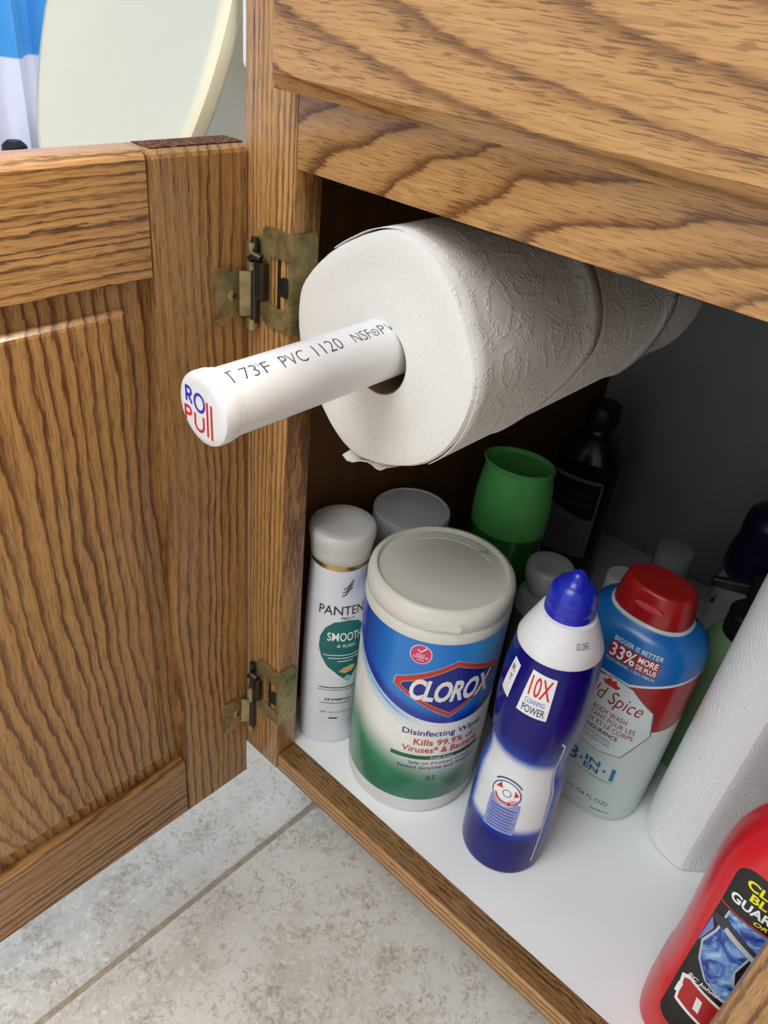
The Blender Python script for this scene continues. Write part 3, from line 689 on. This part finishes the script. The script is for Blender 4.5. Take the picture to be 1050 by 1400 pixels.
lathe('nozzle_cap', [(0.0135, 0.2205), (0.0150, 0.2210), (0.0151, 0.2270), (0.0144, 0.2284), (0.0149, 0.2296), (0.0149, 0.2345), (0.0142, 0.2358), (0.0144, 0.2370), (0.0136, 0.2405), (0.0116, 0.2438), (0.0090, 0.2460), (0.0060, 0.2476), (0.0052, 0.2494), (0.0040, 0.2522), (0.0018, 0.2532), (0.0008, 0.2524)], plain('blue_cap', srgb(26, 40, 178), 0.28, 0, 0.5, 0.2), t, M, 64, 45)
csurf = ell_surf(lambda z: ((0.0264 - (z - .2015) * 0.42,) * 2 + (2.0,)), 0.030)
decal('date_print', text2d('0212842', *mm(14.5, 26, 212.5, 216.5), 0.0), csurf, GREYINK, t, M, 0.0004, 0.002)
B_ = lambda n, vf, mt, off=0.00018: decal(n, vf, bs, mt, t, M, off, 0.002)
B_('sticker', [mm(-14.4, 160), mm(5.6, 159.5), mm(5.8, 192.5), mm(-11.0, 194.0)], WHITE)
B_('lettering', text2d('10X', *mm(-10.0, 4.2, 175.5, 191), 0.01), RED, 0.0003)
B_('lettering', text2d('CLEANING', *mm(-10.6, 2.4, 169.6, 173.6), 0.0), BLUEINK, 0.0003)
B_('lettering', text2d('POWER', *mm(-11.2, 3.6, 161.8, 168.0), 0.01), NAVY, 0.0003)
B_('sticker', [mm(-32, 163), mm(-23, 161), mm(-20.5, 190), mm(-27.5, 192)], WHITE)
B_('lettering', text2d('R', *mm(-27, -23.5, 182, 187), 0.01), NAVY, 0.0003); B_('lettering', text2d('T', *mm(-27, -24, 174, 179), 0.01), NAVY, 0.0003)
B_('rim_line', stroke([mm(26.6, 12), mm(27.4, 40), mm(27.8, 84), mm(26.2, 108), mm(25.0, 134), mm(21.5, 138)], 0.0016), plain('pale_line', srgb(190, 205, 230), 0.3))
LAV = plain('lavender_panel', srgb(140, 152, 214), 0.4)
B_('info_panel', [mm(-15.8, 45), mm(6.4, 45), mm(6.4, 76), mm(-15.8, 76)], LAV)
for k in range(8): B_('small_print', stroke([mm(-14 + (k % 3) * 0.6, 69 - k * 3.0), mm(4.5 - (k % 2) * 1.5, 69 - k * 3.0)], 0.0007), NAVY, 0.0003)
B_('diagram', circle2(*mm(-5.4, 83.0, 10.4), 32, 0.0118), WHITE, 0.00028); B_('diagram_rim', ringshape(*mm(-5.4, 83.0, 9.8, 10.6)), NAVY, 0.0004)
B_('arrow', ringshape(*mm(-5.6, 82.0, 6.4, 8.0), 16, R(195), R(290)), RED, 0.0004); B_('arrow', [mm(-3.0, 73.0), mm(0.5, 75.8), mm(-2.6, 77.5)], RED, 0.0004)
B_('arrow', [mm(-13.5, 85), mm(-10.6, 91), mm(-8.4, 86.5)], RED, 0.0004); B_('arrow', [mm(0.2, 88.5), mm(3.8, 84.5), mm(0.5, 82.5)], RED, 0.0004)
B_('cap_drawing', ringshape(*mm(-4.8, 83.5, 2.6, 3.2)), BLUEINK, 0.0004); B_('hand_drawing', [mm(-1.6, 79), mm(3.4, 80.5), mm(4.0, 76.5), mm(0.5, 75)], plain('skin_print', srgb(222, 160, 165), 0.5), 0.0004)
B_('lettering', text2d('EMBOSSED CAP', *mm(-14, 3.5, 95.6, 97.6), 0.01), NAVY, 0.0003) if False else B_('small_print', ringshape(*mm(-5.4, 83.0, 12.2, 13.2), 20, R(40), R(140)), NAVY, 0.0003)

# ---- body wash
t = empty('body_wash_bottle', (0.187, 0.172, 0), 0, 'wide body wash bottle in blue, red and pale mint with red cap', 'bottle'); M = W[t.name]
osm = Mat('body_wash_label', 0.3, 0, 0.5, 0.2); x, y, z = osm.coord(); v = z * 1000.0; ax_ = x.abs() * 1000.0
l1 = (ax_ - 12.0).max(0.0) * 0.48 + 141.0; l2 = (ax_ - 20.0).max(0.0) * 0.28 + 99.0
d1 = v - l1; d2 = v - l2; ds = v - 179.5
c = osm.mix(d2.step(-0.4, 0.4), srgb(196, 212, 210), srgb(206, 214, 216)); c = osm.mix(d2.step(1.4, 2.2), c, srgb(150, 26, 34))
c = osm.mix(d1.step(-2.4, -1.8), c, srgb(214, 220, 224)); c = osm.mix(d1.step(-0.3, 0.3), c, srgb(20, 104, 178)); osm.color(c)
rg = interp([(0, .0375, .0275, 2.5), (.0015, .0400, .0300, 2.6), (.006, .0412, .0312, 2.6), (.05, .0425, .0328, 2.6), (.10, .0434, .0335, 2.6), (.135, .0440, .0335, 2.6), (.158, .0440, .0330, 2.6), (.168, .0425, .0318, 2.5), (.176, .0375, .0285, 2.4), (.181, .0300, .0230, 2.3), (.183, .0270, .0205, 2.2)], 5)
loft('body', rg, osm.m, t, M, 80)
loft('neck_ring', [(.1805, .0288, .0222, 2.3), (.1828, .0290, .0222, 2.3), (.1840, .0278, .0212, 2.3)], plain('pale_ring', srgb(190, 205, 212), 0.3), t, M, 64)
capr = plain('red_cap', srgb(158, 24, 26), 0.28, 0, 0.5, 0.15)
loft('cap', interp([(.1835, .0268, .0202, 2.4), (.186, .0272, .0205, 2.4), (.196, .0258, .0192, 2.4), (.2035, .0240, .0176, 2.4), (.2060, .0224, .0160, 2.3), (.2068, .0190, .0130, 2.2), (.2066, .0010, .0008, 2.0)], 4), capr, t, M, 64, 50)
V, F = ring_mesh([(0, .0105, .0026, 2), (.0012, .0100, .0022, 2), (.0016, .0080, .0012, 2)], 28)
mesh('cap_notch', V, F, plain('red_cap_light', srgb(196, 70, 74), 0.3), t, M @ Matrix.Translation((0.003, -0.0188, 0.1955)) @ Matrix.Rotation(R(82), 4, 'X'), 40)
os_ = flat_surf(ringfn(rg)); XO = -0.187
def O_(n, vf, mt, off=0.00015): return decal(n, vf, os_, mt, t, M, off, 0.0025)
PALE = plain('pale_mint_ink', srgb(206, 220, 222), 0.35); SL = plain('slate_line', srgb(96, 112, 120), 0.4); WINE = plain('wine_ink', srgb(150, 38, 48), 0.4)
def badge(k): return [mm(*a) for a in ((-22 + k, 134 - k), (2, 140.5 - k), (16, 138.5 - k), (33 - k, 124 - k * .3), (36 - k, 101 + k * .2), (24 - k, 73 + k), (8, 69 + k), (-6, 70 + k), (-20 + k * .6, 84 + k), (-28 + k, 104))]
O_('badge_rim', badge(0), SL); O_('badge', badge(0.7), PALE, 0.00022)
O_('lettering', text2d('Old Spice', *mm(-18, 27, 112.5, 129), 0.0, 0.35), WINE, 0.0003)
O_('ship_mark', [mm(-3, 131), mm(6, 131), mm(8, 134), mm(5, 135), mm(4, 138), mm(1, 136), mm(-1, 138.5), mm(-3, 135), mm(-6, 134)], plain('ship_red', srgb(190, 50, 52), 0.4), 0.0003)
for s_, a, b, v0, v1, mt, bo in (('HAIR+BODY WASH', -19, 20, 105, 110, WINE, 0.01), ('NETTOYANT POUR LES', -22, 27, 99, 103.6, WINE, 0.01), ('CHEVEUX ET LE CORPS', -23, 27, 92.8, 97.4, WINE, 0.01), ('HIGH ENDURANCE', -20, 18, 86.4, 90.6, INK, 0.02), ('CONDITIONING', -17, 14, 81.4, 84.2, BLUEINK, 0.0), ('REVITALISATION', -15, 14, 77, 80, BLUEINK, 0.0)):
    O_('lettering', text2d(s_, *mm(a, b, v0, v1), bo), mt, 0.0003)
O_('lettering', text2d('BIGGER IS BETTER', *mm(-8, 26, 168.4, 171.6), 0.01), PALE, 0.0002)
O_('offer_panel', [mm(-9, 155), mm(26, 155), mm(26, 167.4), mm(-9, 167.4)], WINE, 0.0002)
O_('lettering', text2d('33%', *mm(-8, 10.5, 156, 166.6), 0.015), WHITE, 0.0003); O_('lettering', text2d('MORE', *mm(12, 25, 161.6, 166.4), 0.02), WHITE, 0.0003); O_('lettering', text2d('DE PLUS', *mm(12, 25.4, 156, 160.2), 0.02), WHITE, 0.0003)
O_('lettering', text2d('PLUS GRAND, C\u2019EST MIEUX', *mm(-9, 26, 151.2, 154), 0.0), PALE, 0.0002)
BI2 = plain('label_blue', srgb(34, 110, 168), 0.4)
O_('lettering', text2d('3', *mm(-13.5, -5, 46, 60), 0.01), BI2); O_('lettering', text2d('IN', *mm(1, 13, 53.5, 59.5), 0.03), BI2); O_('lettering', text2d('EN', *mm(1, 13, 46, 52), 0.03), BI2); O_('lettering', text2d('1', *mm(21.8, 24.6, 45.5, 59), 0.0), BI2)
for a in (-2, 17): O_('star', circle2(*mm(a, 52.5, 1.5), 6), BI2)
O_('rule', stroke([mm(-13, 42.6), mm(25, 42.6)], 0.0005), BI2)
O_('lettering', text2d('709 mL (24 FL OZ)', *mm(-16, 27, 15.5, 21), 0.0), GREYINK)
O_('small_print', stroke([mm(16, 8.5), mm(30, 9)], 0.0008), GREYINK)

# ---- green bottle
t = empty('green_bottle', (0.0475, 0.1985, 0), 0, 'green bottle with big lighter green scooped cap behind the wipes canister', 'bottle'); M = W[t.name]
lathe('body', [(0.027, 0), (0.0292, 0.002), (0.0300, 0.01), (0.0302, 0.14), (0.0300, 0.1672)], plain('deep_green', srgb(20, 112, 44), 0.3, 0, 0.5, 0.2), t, M)
prof = [(.1585, .0306), (.161, .0311), (.172, .0312), (.186, .0306), (.198, .0290), (.206, .0274), (.2105, .0266), (.2118, .0268), (.2128, .0277), (.2140, .0278), (.2146, .0270), (.2140, .0262), (.2112, .0254), (.2102, .0240), (.2100, .0020)]
V, F = ring_mesh([(z_, r_, r_ * 0.93) for z_, r_ in prof], 64)
NV = []
for (vx, vy, vz) in V:
    k = max(0.0, (vz - 0.196) / 0.02); f_ = min(1, k)
    left = max(0.0, -vx / 0.03)
    NV.append((vx - left * left * 0.0045 * (f_ ** 4), vy, vz + f_ * (vx * 0.03) - f_ * (vy * 0.12)))
NV = [(a, b, c_ + 0.0088) for a, b, c_ in NV]
mesh('cap', NV, F, plain('leaf_green', srgb(92, 186, 96), 0.35, 0, 0.5, 0.1), t, M, 45)

# ---- peroxide bottle
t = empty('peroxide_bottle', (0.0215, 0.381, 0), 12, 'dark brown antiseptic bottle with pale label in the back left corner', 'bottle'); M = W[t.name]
dk = plain('dark_brown_plastic', srgb(40, 26, 18), 0.25, 0, 0.5, 0.2)
rg = interp([(0, .029, .026, 2.6), (.002, .0315, .0285, 2.7), (.01, .0325, .029, 2.7), (.14, .0325, .029, 2.7), (.158, .031, .0275, 2.5), (.174, .022, .020, 2.2), (.182, .0145, .0145, 2), (.190, .013, .013, 2)], 5)
loft('body', rg, dk, t, M); hs0 = flat_surf(ringfn(rg)); hs = lambda u, v, off: hs0(u, v + 0.004, off)
lathe('cap', [(0.0145, 0.188), (0.0158, 0.1885), (0.0158, 0.206), (0.0148, 0.2075)], plain('black_cap', srgb(20, 20, 22), 0.4), t, M)
decal('label', rrect(-0.026, 0.024, 0.046, 0.136, 0.005), hs, plain('label_shaded', srgb(140, 140, 146), 0.45), t, M, 0.0002, 0.004)  # label colour darkened to carry the shade of the cabinet's back corner
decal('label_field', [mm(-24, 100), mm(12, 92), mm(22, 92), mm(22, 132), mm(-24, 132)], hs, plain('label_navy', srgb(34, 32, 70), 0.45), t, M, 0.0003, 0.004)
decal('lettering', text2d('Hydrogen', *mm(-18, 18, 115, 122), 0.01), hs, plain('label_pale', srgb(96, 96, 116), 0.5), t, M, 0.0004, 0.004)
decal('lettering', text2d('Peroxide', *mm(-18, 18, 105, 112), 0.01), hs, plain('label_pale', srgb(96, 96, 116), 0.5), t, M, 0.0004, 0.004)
decal('label_mark', [mm(-6, 125), mm(8, 125), mm(8, 128.5), mm(-6, 128.5)], hs, plain('dull_red', srgb(84, 26, 30), 0.5), t, M, 0.0004, 0.004)
for k in range(5): decal('small_print', stroke([mm(-18, 84 - 5 * k), mm(14, 84 - 5 * k)], 0.0008), hs, GREYINK, t, M, 0.0003, 0.004)

# ---- clear capped bottle
t = empty('clear_cap_bottle', (0.1020, 0.1810, 0), 0, 'small dark bottle with clear domed cap behind the blue cleaner', 'bottle'); M = W[t.name]
lathe('body', [(0.020, 0), (0.0218, 0.002), (0.0222, 0.10), (0.0218, 0.116), (0.0195, 0.124)], plain('smoky_body', srgb(92, 84, 82), 0.25, 0, 0.5, 0.3), t, M)
frost = plain('clear_plastic', srgb(188, 196, 196), 0.25, 0, 0.5, 0.3, 0.35, 0, 0.02)
lathe('collar', [(0.0196, 0.1235), (0.0212, 0.124), (0.0212, 0.132), (0.0190, 0.137), (0.0120, 0.1395)], frost, t, M)
lathe('cap', [(0.0125, 0.139), (0.0135, 0.1395), (0.0165, 0.148), (0.0186, 0.154), (0.0187, 0.160), (0.0178, 0.1642), (0.0155, 0.1656), (0.010, 0.1648), (0.0, 0.1646)], frost, t, M, 56, 50, True, False)

# ---- pump bottle of green gel
t = empty('gel_pump_bottle', (0.2345, 0.2560, 0), 0, 'green gel bottle with black pump head, half hidden by the standing paper towel roll', 'bottle'); M = W[t.name]
lathe('body', [(0.025, 0), (0.0278, 0.002), (0.0283, 0.01), (0.0283, 0.115), (0.0265, 0.130), (0.021, 0.139), (0.0165, 0.142)], plain('gel_green', srgb(150, 190, 140), 0.25, 0, 0.5, 0.3, 0.25), t, M)
bk = plain('black_pump', srgb(26, 26, 27), 0.3)
lathe('pump_collar', [(0.0165, 0.1405), (0.0182, 0.141), (0.0182, 0.160), (0.0160, 0.1625), (0.006, 0.164), (0.006, 0.176)], bk, t, M)
lathe('pump_head', [(0.0075, 0.175), (0.0125, 0.1755), (0.0130, 0.186), (0.0115, 0.189)], bk, t, M)
bm = bmesh.new(); bmesh.ops.create_cube(bm, size=1)
for v_ in bm.verts: v_.co = Vector((-0.020 + v_.co.x * 0.036, v_.co.y * (0.009 if v_.co.x > 0 else 0.006), 0.182 + v_.co.z * (0.010 if v_.co.x > 0 else 0.007) - (0.004 if v_.co.x < 0 else 0)))
bmesh.ops.bevel(bm, geom=bm.edges[:], offset=0.001, segments=1, affect='EDGES')
bmobj('nozzle', bm, bk, t, M @ Matrix.Rotation(R(20), 4, 'Z'), 30)

# ---- navy capped bottle at the back
t = empty('navy_cap_bottle', (0.2055, 0.355, 0), 0, 'white bottle with bulky navy double cap standing near the back panel', 'bottle'); M = W[t.name]
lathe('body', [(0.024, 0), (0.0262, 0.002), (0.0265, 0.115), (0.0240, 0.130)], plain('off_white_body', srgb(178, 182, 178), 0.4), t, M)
lathe('cap', [(0.0240, 0.1285), (0.0272, 0.130), (0.0283, 0.136), (0.0278, 0.150), (0.0255, 0.1600), (0.0246, 0.163), (0.0250, 0.168), (0.0252, 0.180), (0.0235, 0.189), (0.018, 0.194), (0.008, 0.196)], plain('navy_cap', srgb(22, 26, 56), 0.3, 0, 0.5, 0.2), t, M, 64, 60)
ns = ell_surf(lambda z: (0.0265, 0.0265, 2), 0.0265)
decal('label_smudge', [mm(-26, 92), mm(-20, 96), mm(-19, 108), mm(-22, 100), mm(-27, 98)], ns, INK, t, M, 0.0002, 0.003)

# ---- two pale caps glimpsed behind the body wash
t = empty('travel_bottle', (0.1385, 0.2360, 0), 0, 'small pale bottle whose cap shows just behind the body wash', 'bottle'); M = W[t.name]
lathe('body', [(0.0125, 0), (0.0138, 0.002), (0.014, 0.115), (0.012, 0.122)], frost, t, M); lathe('cap', [(0.0118, 0.1215), (0.0128, 0.122), (0.0128, 0.147), (0.0115, 0.149)], plain('pale_cap', srgb(186, 192, 190), 0.5), t, M)
t = empty('frosted_bottle', (0.1370, 0.3520, 0), 0, 'frosted translucent bottle standing at the back panel behind the red cap', 'bottle'); M = W[t.name]
lathe('body', [(0.018, 0), (0.0198, 0.002), (0.02, 0.085), (0.0165, 0.100)], frost, t, M); lathe('cap', [(0.0160, 0.0995), (0.0172, 0.100), (0.0172, 0.114), (0.0160, 0.117), (0.010, 0.118)], frost, t, M)

# ---- standing paper towel roll
t = empty('standing_towel_roll', (0.2730, 0.1899, 0.0012), 0, 'white textured paper towel roll standing upright on the cabinet floor', 'paper towels'); M = W[t.name] @ Matrix.Rotation(R(1.8), 4, 'Y')
tow = Mat('embossed_towel', 0.92, 0, 0.12); x, y, z = tow.coord(); an = y.atan2(x) * 0.04
tv = tow.vec(an, z, 0.0)
wv = ((tow.noise(tv, 48.0, 1.0) * 38.0 + z * 1500.0 + an * 900.0)).sin()
dots = tow.voronoi(tv, 110.0); fi = tow.noise(tv, 700.0, 2.0)
tow.color(tow.ramp(fi, (0.2, srgb(232, 234, 234)), (0.8, srgb(240, 241, 241)))).bump(wv * 0.22 + dots.step(0.20, 0.1) * 0.8 + fi * 0.25, 0.6, 0.0007)
V, F = [], []
TR, TH, N = 0.0398, 0.252, 72
def trad(deg):
    d = ((deg + 180) % 360) - 180
    if -84 <= d <= -10:
        half = 37.0; return 0.0404 * math.cos(R(half)) / math.cos(R(d + 47))
    return TR
zs = [0, 0.0008] + [TH * k / 24 for k in range(1, 24)] + [TH - 0.0008, TH]
for j, zz in enumerate(zs):
    for k in range(N):
        dg_ = 360 * k / N; r = trad(dg_) - (0.0008 if j in (0, len(zs) - 1) else 0); V.append((r * math.cos(R(dg_)), r * math.sin(R(dg_)), zz))
for j in range(len(zs) - 1):
    for k in range(N): F.append((j * N + k, j * N + (k + 1) % N, (j + 1) * N + (k + 1) % N, (j + 1) * N + k))
mesh('paper_sheets', V, F, tow.m, t, M, 25)
for zz in (0, TH):
    V, F = [], []
    for rr_ in (None, 0.019):
        for k in range(N):
            r = (trad(360 * k / N) - 0.0008) if rr_ is None else rr_; V.append((r * math.cos(2 * math.pi * k / N), r * math.sin(2 * math.pi * k / N), zz))
    for k in range(N): F.append((k, (k + 1) % N, N + (k + 1) % N, N + k))
    mesh('rolled_end', V, F, pend.m, t, M, 30)
lathe('cardboard_core', [(0.019, 0.0002), (0.019, TH - 0.0002)], card, t, M, 40, 30, False, False)

# ---- drain cleaner
t = empty('drain_cleaner_bottle', (0.3410, 0.0620, 0), 10, 'large red drain cleaner bottle with black pictured label behind the oak post', 'bottle'); M = W[t.name]
redp = plain('red_plastic', srgb(206, 30, 40), 0.3, 0, 0.5, 0.2, 0, 0.05, 0.02)
rg = interp([(0, .040, .0255, 2.8), (.002, .0425, .0285, 2.9), (.008, .0440, .0298, 3.0), (.045, .0440, .0300, 3.0), (.060, .0430, .0292, 3.0), (.085, .0428, .0290, 3.0), (.130, .0440, .0298, 3.0), (.155, .0436, .0298, 2.9), (.176, .0405, .0285, 2.7), (.195, .0330, .0255, 2.4), (.212, .022, .020, 2.1), (.222, .0165, .0165, 2.0)], 5)
loft('body', rg, redp, t, M, 80); rs_ = flat_surf(ringfn(rg))
lathe('cap', [(0.0160, 0.220), (0.0182, 0.2205), (0.0182, 0.246), (0.016, 0.249)], plain('drain_cap', srgb(186, 26, 34), 0.35), t, M)
D_ = lambda n, vf, mt, off=0.0002: decal(n, vf, rs_, mt, t, M, off, 0.003)
BLK = plain('label_black', srgb(22, 22, 25), 0.3); YEL = plain('label_yellow', srgb(240, 228, 40), 0.4)
pic = Mat('water_picture', 0.3); x, y, z = pic.coord()
pw_ = pic.noise(pic.vec(x * 60.0, z * 40.0, 0.0), 1.0, 4.0, 0.6, 2.2)
pic.color(pic.ramp(pw_, (0.30, srgb(18, 28, 70)), (0.45, srgb(36, 70, 160)), (0.58, srgb(120, 165, 220)), (0.70, srgb(190, 215, 240))))
DS = rs_; rs_ = lambda u, v, off: DS(u - 0.0025, v + 0.005, off)
D_('label', rrect(-.0325, .0345, .022, .1720, .010), BLK)
D_('lettering', text2d('CLEARS', *mm(-26.5, 4, 161.5, 167.0), 0.03), YEL, 0.0004); D_('lettering', text2d('BLOCKS', *mm(-22.5, 8, 155.0, 160.4), 0.03), YEL, 0.0004)
D_('lettering', text2d('GUARANTEED', *mm(-30, 19, 147.0, 153.4), 0.03), WHITE, 0.0004); D_('lettering', text2d("OR IT'S FREE", *mm(-16, 12, 142.4, 145.4), 0.02, 0.2), YEL, 0.0004)
D_('label_line', stroke([mm(-32.3, 141.0), mm(32.3, 138.5)], 0.0009), LRED, 0.0004)
pipeS = [(-27, 139.5), (-27.5, 120), (-30.5, 104), (-27.5, 90), (-20, 78), (-8, 71), (0, 71), (4, 84), (-8, 89), (-11, 100), (-9, 116), (-4, 128), (-4, 138.8)]
D_('water_picture', [mm(*a) for a in pipeS], pic.m, 0.0003)
STEEL = plain('picture_grey', srgb(186, 192, 204), 0.4)
for i in range(len(pipeS) - 1):
    if i in (0, 1, 2, 3, 4, 7, 8, 9, 10, 11): D_('picture_line', stroke([mm(*pipeS[i]), mm(*pipeS[i + 1])], 0.0011), STEEL, 0.00042)
D_('glow_picture', [mm(-32, 126), mm(-29, 119), mm(-31.5, 104), mm(-32.3, 100)], plain('picture_glow', srgb(120, 130, 200), 0.4), 0.0003)
D_('pipe_drawing', [mm(6, 100), mm(12, 102), mm(14, 84), mm(6, 76), mm(3, 82)], pic.m, 0.0003)
D_('joint_ring', [mm(-31.5, 131), mm(-26, 133), mm(2, 119), mm(6, 114), mm(3, 110), mm(-24, 123), mm(-32, 126)], plain('picture_dark', srgb(52, 54, 66), 0.4), 0.00048)
D_('joint_band', [mm(-24.5, 128), mm(-2.5, 117.5), mm(-3, 113.5), mm(-25, 124)], STEEL, 0.00056)
D_('lettering', text2d('SC Johnson', *mm(-28, -6, 70.0, 74.5), 0.02, 0.2), WHITE, 0.0005)
D_('logo_plate', [mm(*a) for a in ((-30.5, 68), (-27, 71.5), (-6, 65), (2, 57), (28, 57), (30, 36), (-2, 36), (-6, 39), (-28, 46))], WHITE, 0.0004)
D_('logo_plate', [mm(*a) for a in ((-28.6, 66.5), (-26, 69), (-7, 63), (-1, 56), (-1, 47), (-5, 41), (-27, 48.5))], plain('plate_red', srgb(176, 30, 34), 0.35), 0.0005)
D_('logo_plate', [mm(*a) for a in ((2, 55), (27, 55), (28, 38), (0, 38), (2, 46))], plain('plate_red', srgb(176, 30, 34), 0.35), 0.0005)
D_('logo_letter', [mm(*a) for a in ((-19, 61), (-15.5, 60), (-14.5, 49), (-18, 50))], WHITE, 0.0006); D_('logo_letter', [mm(*a) for a in ((-30, 60), (-27.5, 61), (-27.5, 52), (-30, 51))], WHITE, 0.0006)

# ================================================================== BATHROOM BEYOND THE DOOR
china = plain('china', srgb(228, 228, 220), 0.2, 0, 0.5, 0.3, 0, 0, 0.01); lidm = plain('toilet_lid_bone', srgb(206, 201, 178), 0.3, 0, 0.5, 0.2, 0, 0, 0.01)
to = empty('toilet', (-0.49, 0.20, ZF), 0, 'bone coloured toilet with raised oval lid behind the open door', 'toilet')
TX = -0.498
loft('bowl', interp([(ZF, .105, .150, 2.4, TX, .22), (ZF + .03, .100, .145, 2.4, TX, .22), (ZF + .14, .105, .15, 2.2, TX, .17), (ZF + .25, .150, .20, 2.1, TX, .13), (ZF + .335, .172, .225, 2.1, TX, .11), (ZF + .35, .170, .222, 2.1, TX, .11)], 4), china, to, None, 48)
V, F = ring_mesh([(.238, .172, .224, 2.1, TX, .108), (.250, .174, .226, 2.1, TX, .108), (.254, .168, .220, 2.1, TX, .108), (.254, .115, .160, 2.1, TX, .10), (.246, .110, .155, 2.1, TX, .10)], 56, True, False)
mesh('seat', V, F, lidm, to, None, 40)
LM = Matrix.Translation((-0.506, 0.226, 0.468)) @ Matrix.Rotation(-0.052, 4, 'Z') @ Matrix.Rotation(-0.337, 4, 'X') @ Matrix.Rotation(R(90), 4, 'X')
loft('lid', [(-.016, .160, .216, 2.1), (-.014, .166, .222, 2.1), (-.008, .169, .225, 2.1), (.002, .169, .225, 2.1), (.006, .164, .220, 2.1), (.0062, .156, .212, 2.1), (.004, .148, .204, 2.1), (.0042, .001, .001, 2.0)], lidm, to, LM, 96, 50)
loft('tank', interp([(.262, .185, .070, 4, TX, .428), (.30, .195, .076, 4, TX, .424), (.56, .205, .082, 4, TX, .42)], 3), china, to, None, 48)
loft('tank_lid', [(.5605, .212, .088, 4, TX, .42), (.58, .214, .090, 4, TX, .42), (.585, .208, .086, 4, TX, .42)], china, to, None, 48)

cur = Mat('curtain_fabric', 0.6, 0, 0.3, 0, 0.0); x, y, z = cur.coord()
cn = cur.noise(cur.vec(x * 20, y * 20, z * 3), 1.0, 3.0)
c = cur.mix((z + 0.0).step(0.3625, 0.3665), cur.ramp(cn, (0.3, srgb(206, 212, 236)), (0.7, srgb(222, 226, 244))), cur.ramp(cn, (0.3, srgb(60, 142, 214)), (0.7, srgb(84, 164, 230)))); cur.color(c)
V, F = [], []
ny, nz = 160, 24
for i in range(ny + 1):
    yy = -1.0 + 1.48 * i / ny
    for j in range(nz + 1):
        zz = ZF + 0.03 + 1.75 * j / nz
        V.append((-1.02 + 0.018 * math.sin(yy * 95) + 0.010 * math.sin(yy * 41 + 1.0 + zz * 0.6) + 0.004 * math.sin(yy * 170 + zz * 2), yy, zz))
for i in range(ny):
    for j in range(nz): F.append((i * (nz + 1) + j, (i + 1) * (nz + 1) + j, (i + 1) * (nz + 1) + j + 1, i * (nz + 1) + j + 1))
o = mesh('shower_curtain', V, F, cur.m, None, None, 60); md = o.modifiers.new('thick', 'SOLIDIFY'); md.thickness = 0.0012
tag(o, 'shower curtain hanging in folds, blue above and pale lavender below', 'curtain')
pb = empty('plunger', (-0.880, 0.262, ZF), 0, 'black rounded handle top between the toilet lid and shower curtain', 'plunger'); M = W[pb.name]
lathe('handle', [(0.010, 0.09), (0.0105, 0.34), (0.0165, 0.355), (0.0180, 0.375), (0.0165, 0.388), (0.010, 0.394)], nylon, pb, M, 32)
lathe('rubber_cup', [(0.058, 0.0), (0.060, 0.01), (0.052, 0.05), (0.030, 0.08), (0.014, 0.09), (0.010, 0.10)], nylon, pb, M, 40)
wp = box('storage_box', -0.329, -0.285, 0.225, 0.250, 0.441, 0.75, plain('box_white', srgb(236, 238, 240), 0.4), None, 0.006, 3)
tag(wp, 'white rounded box edge between the toilet lid and the oak post', 'box')
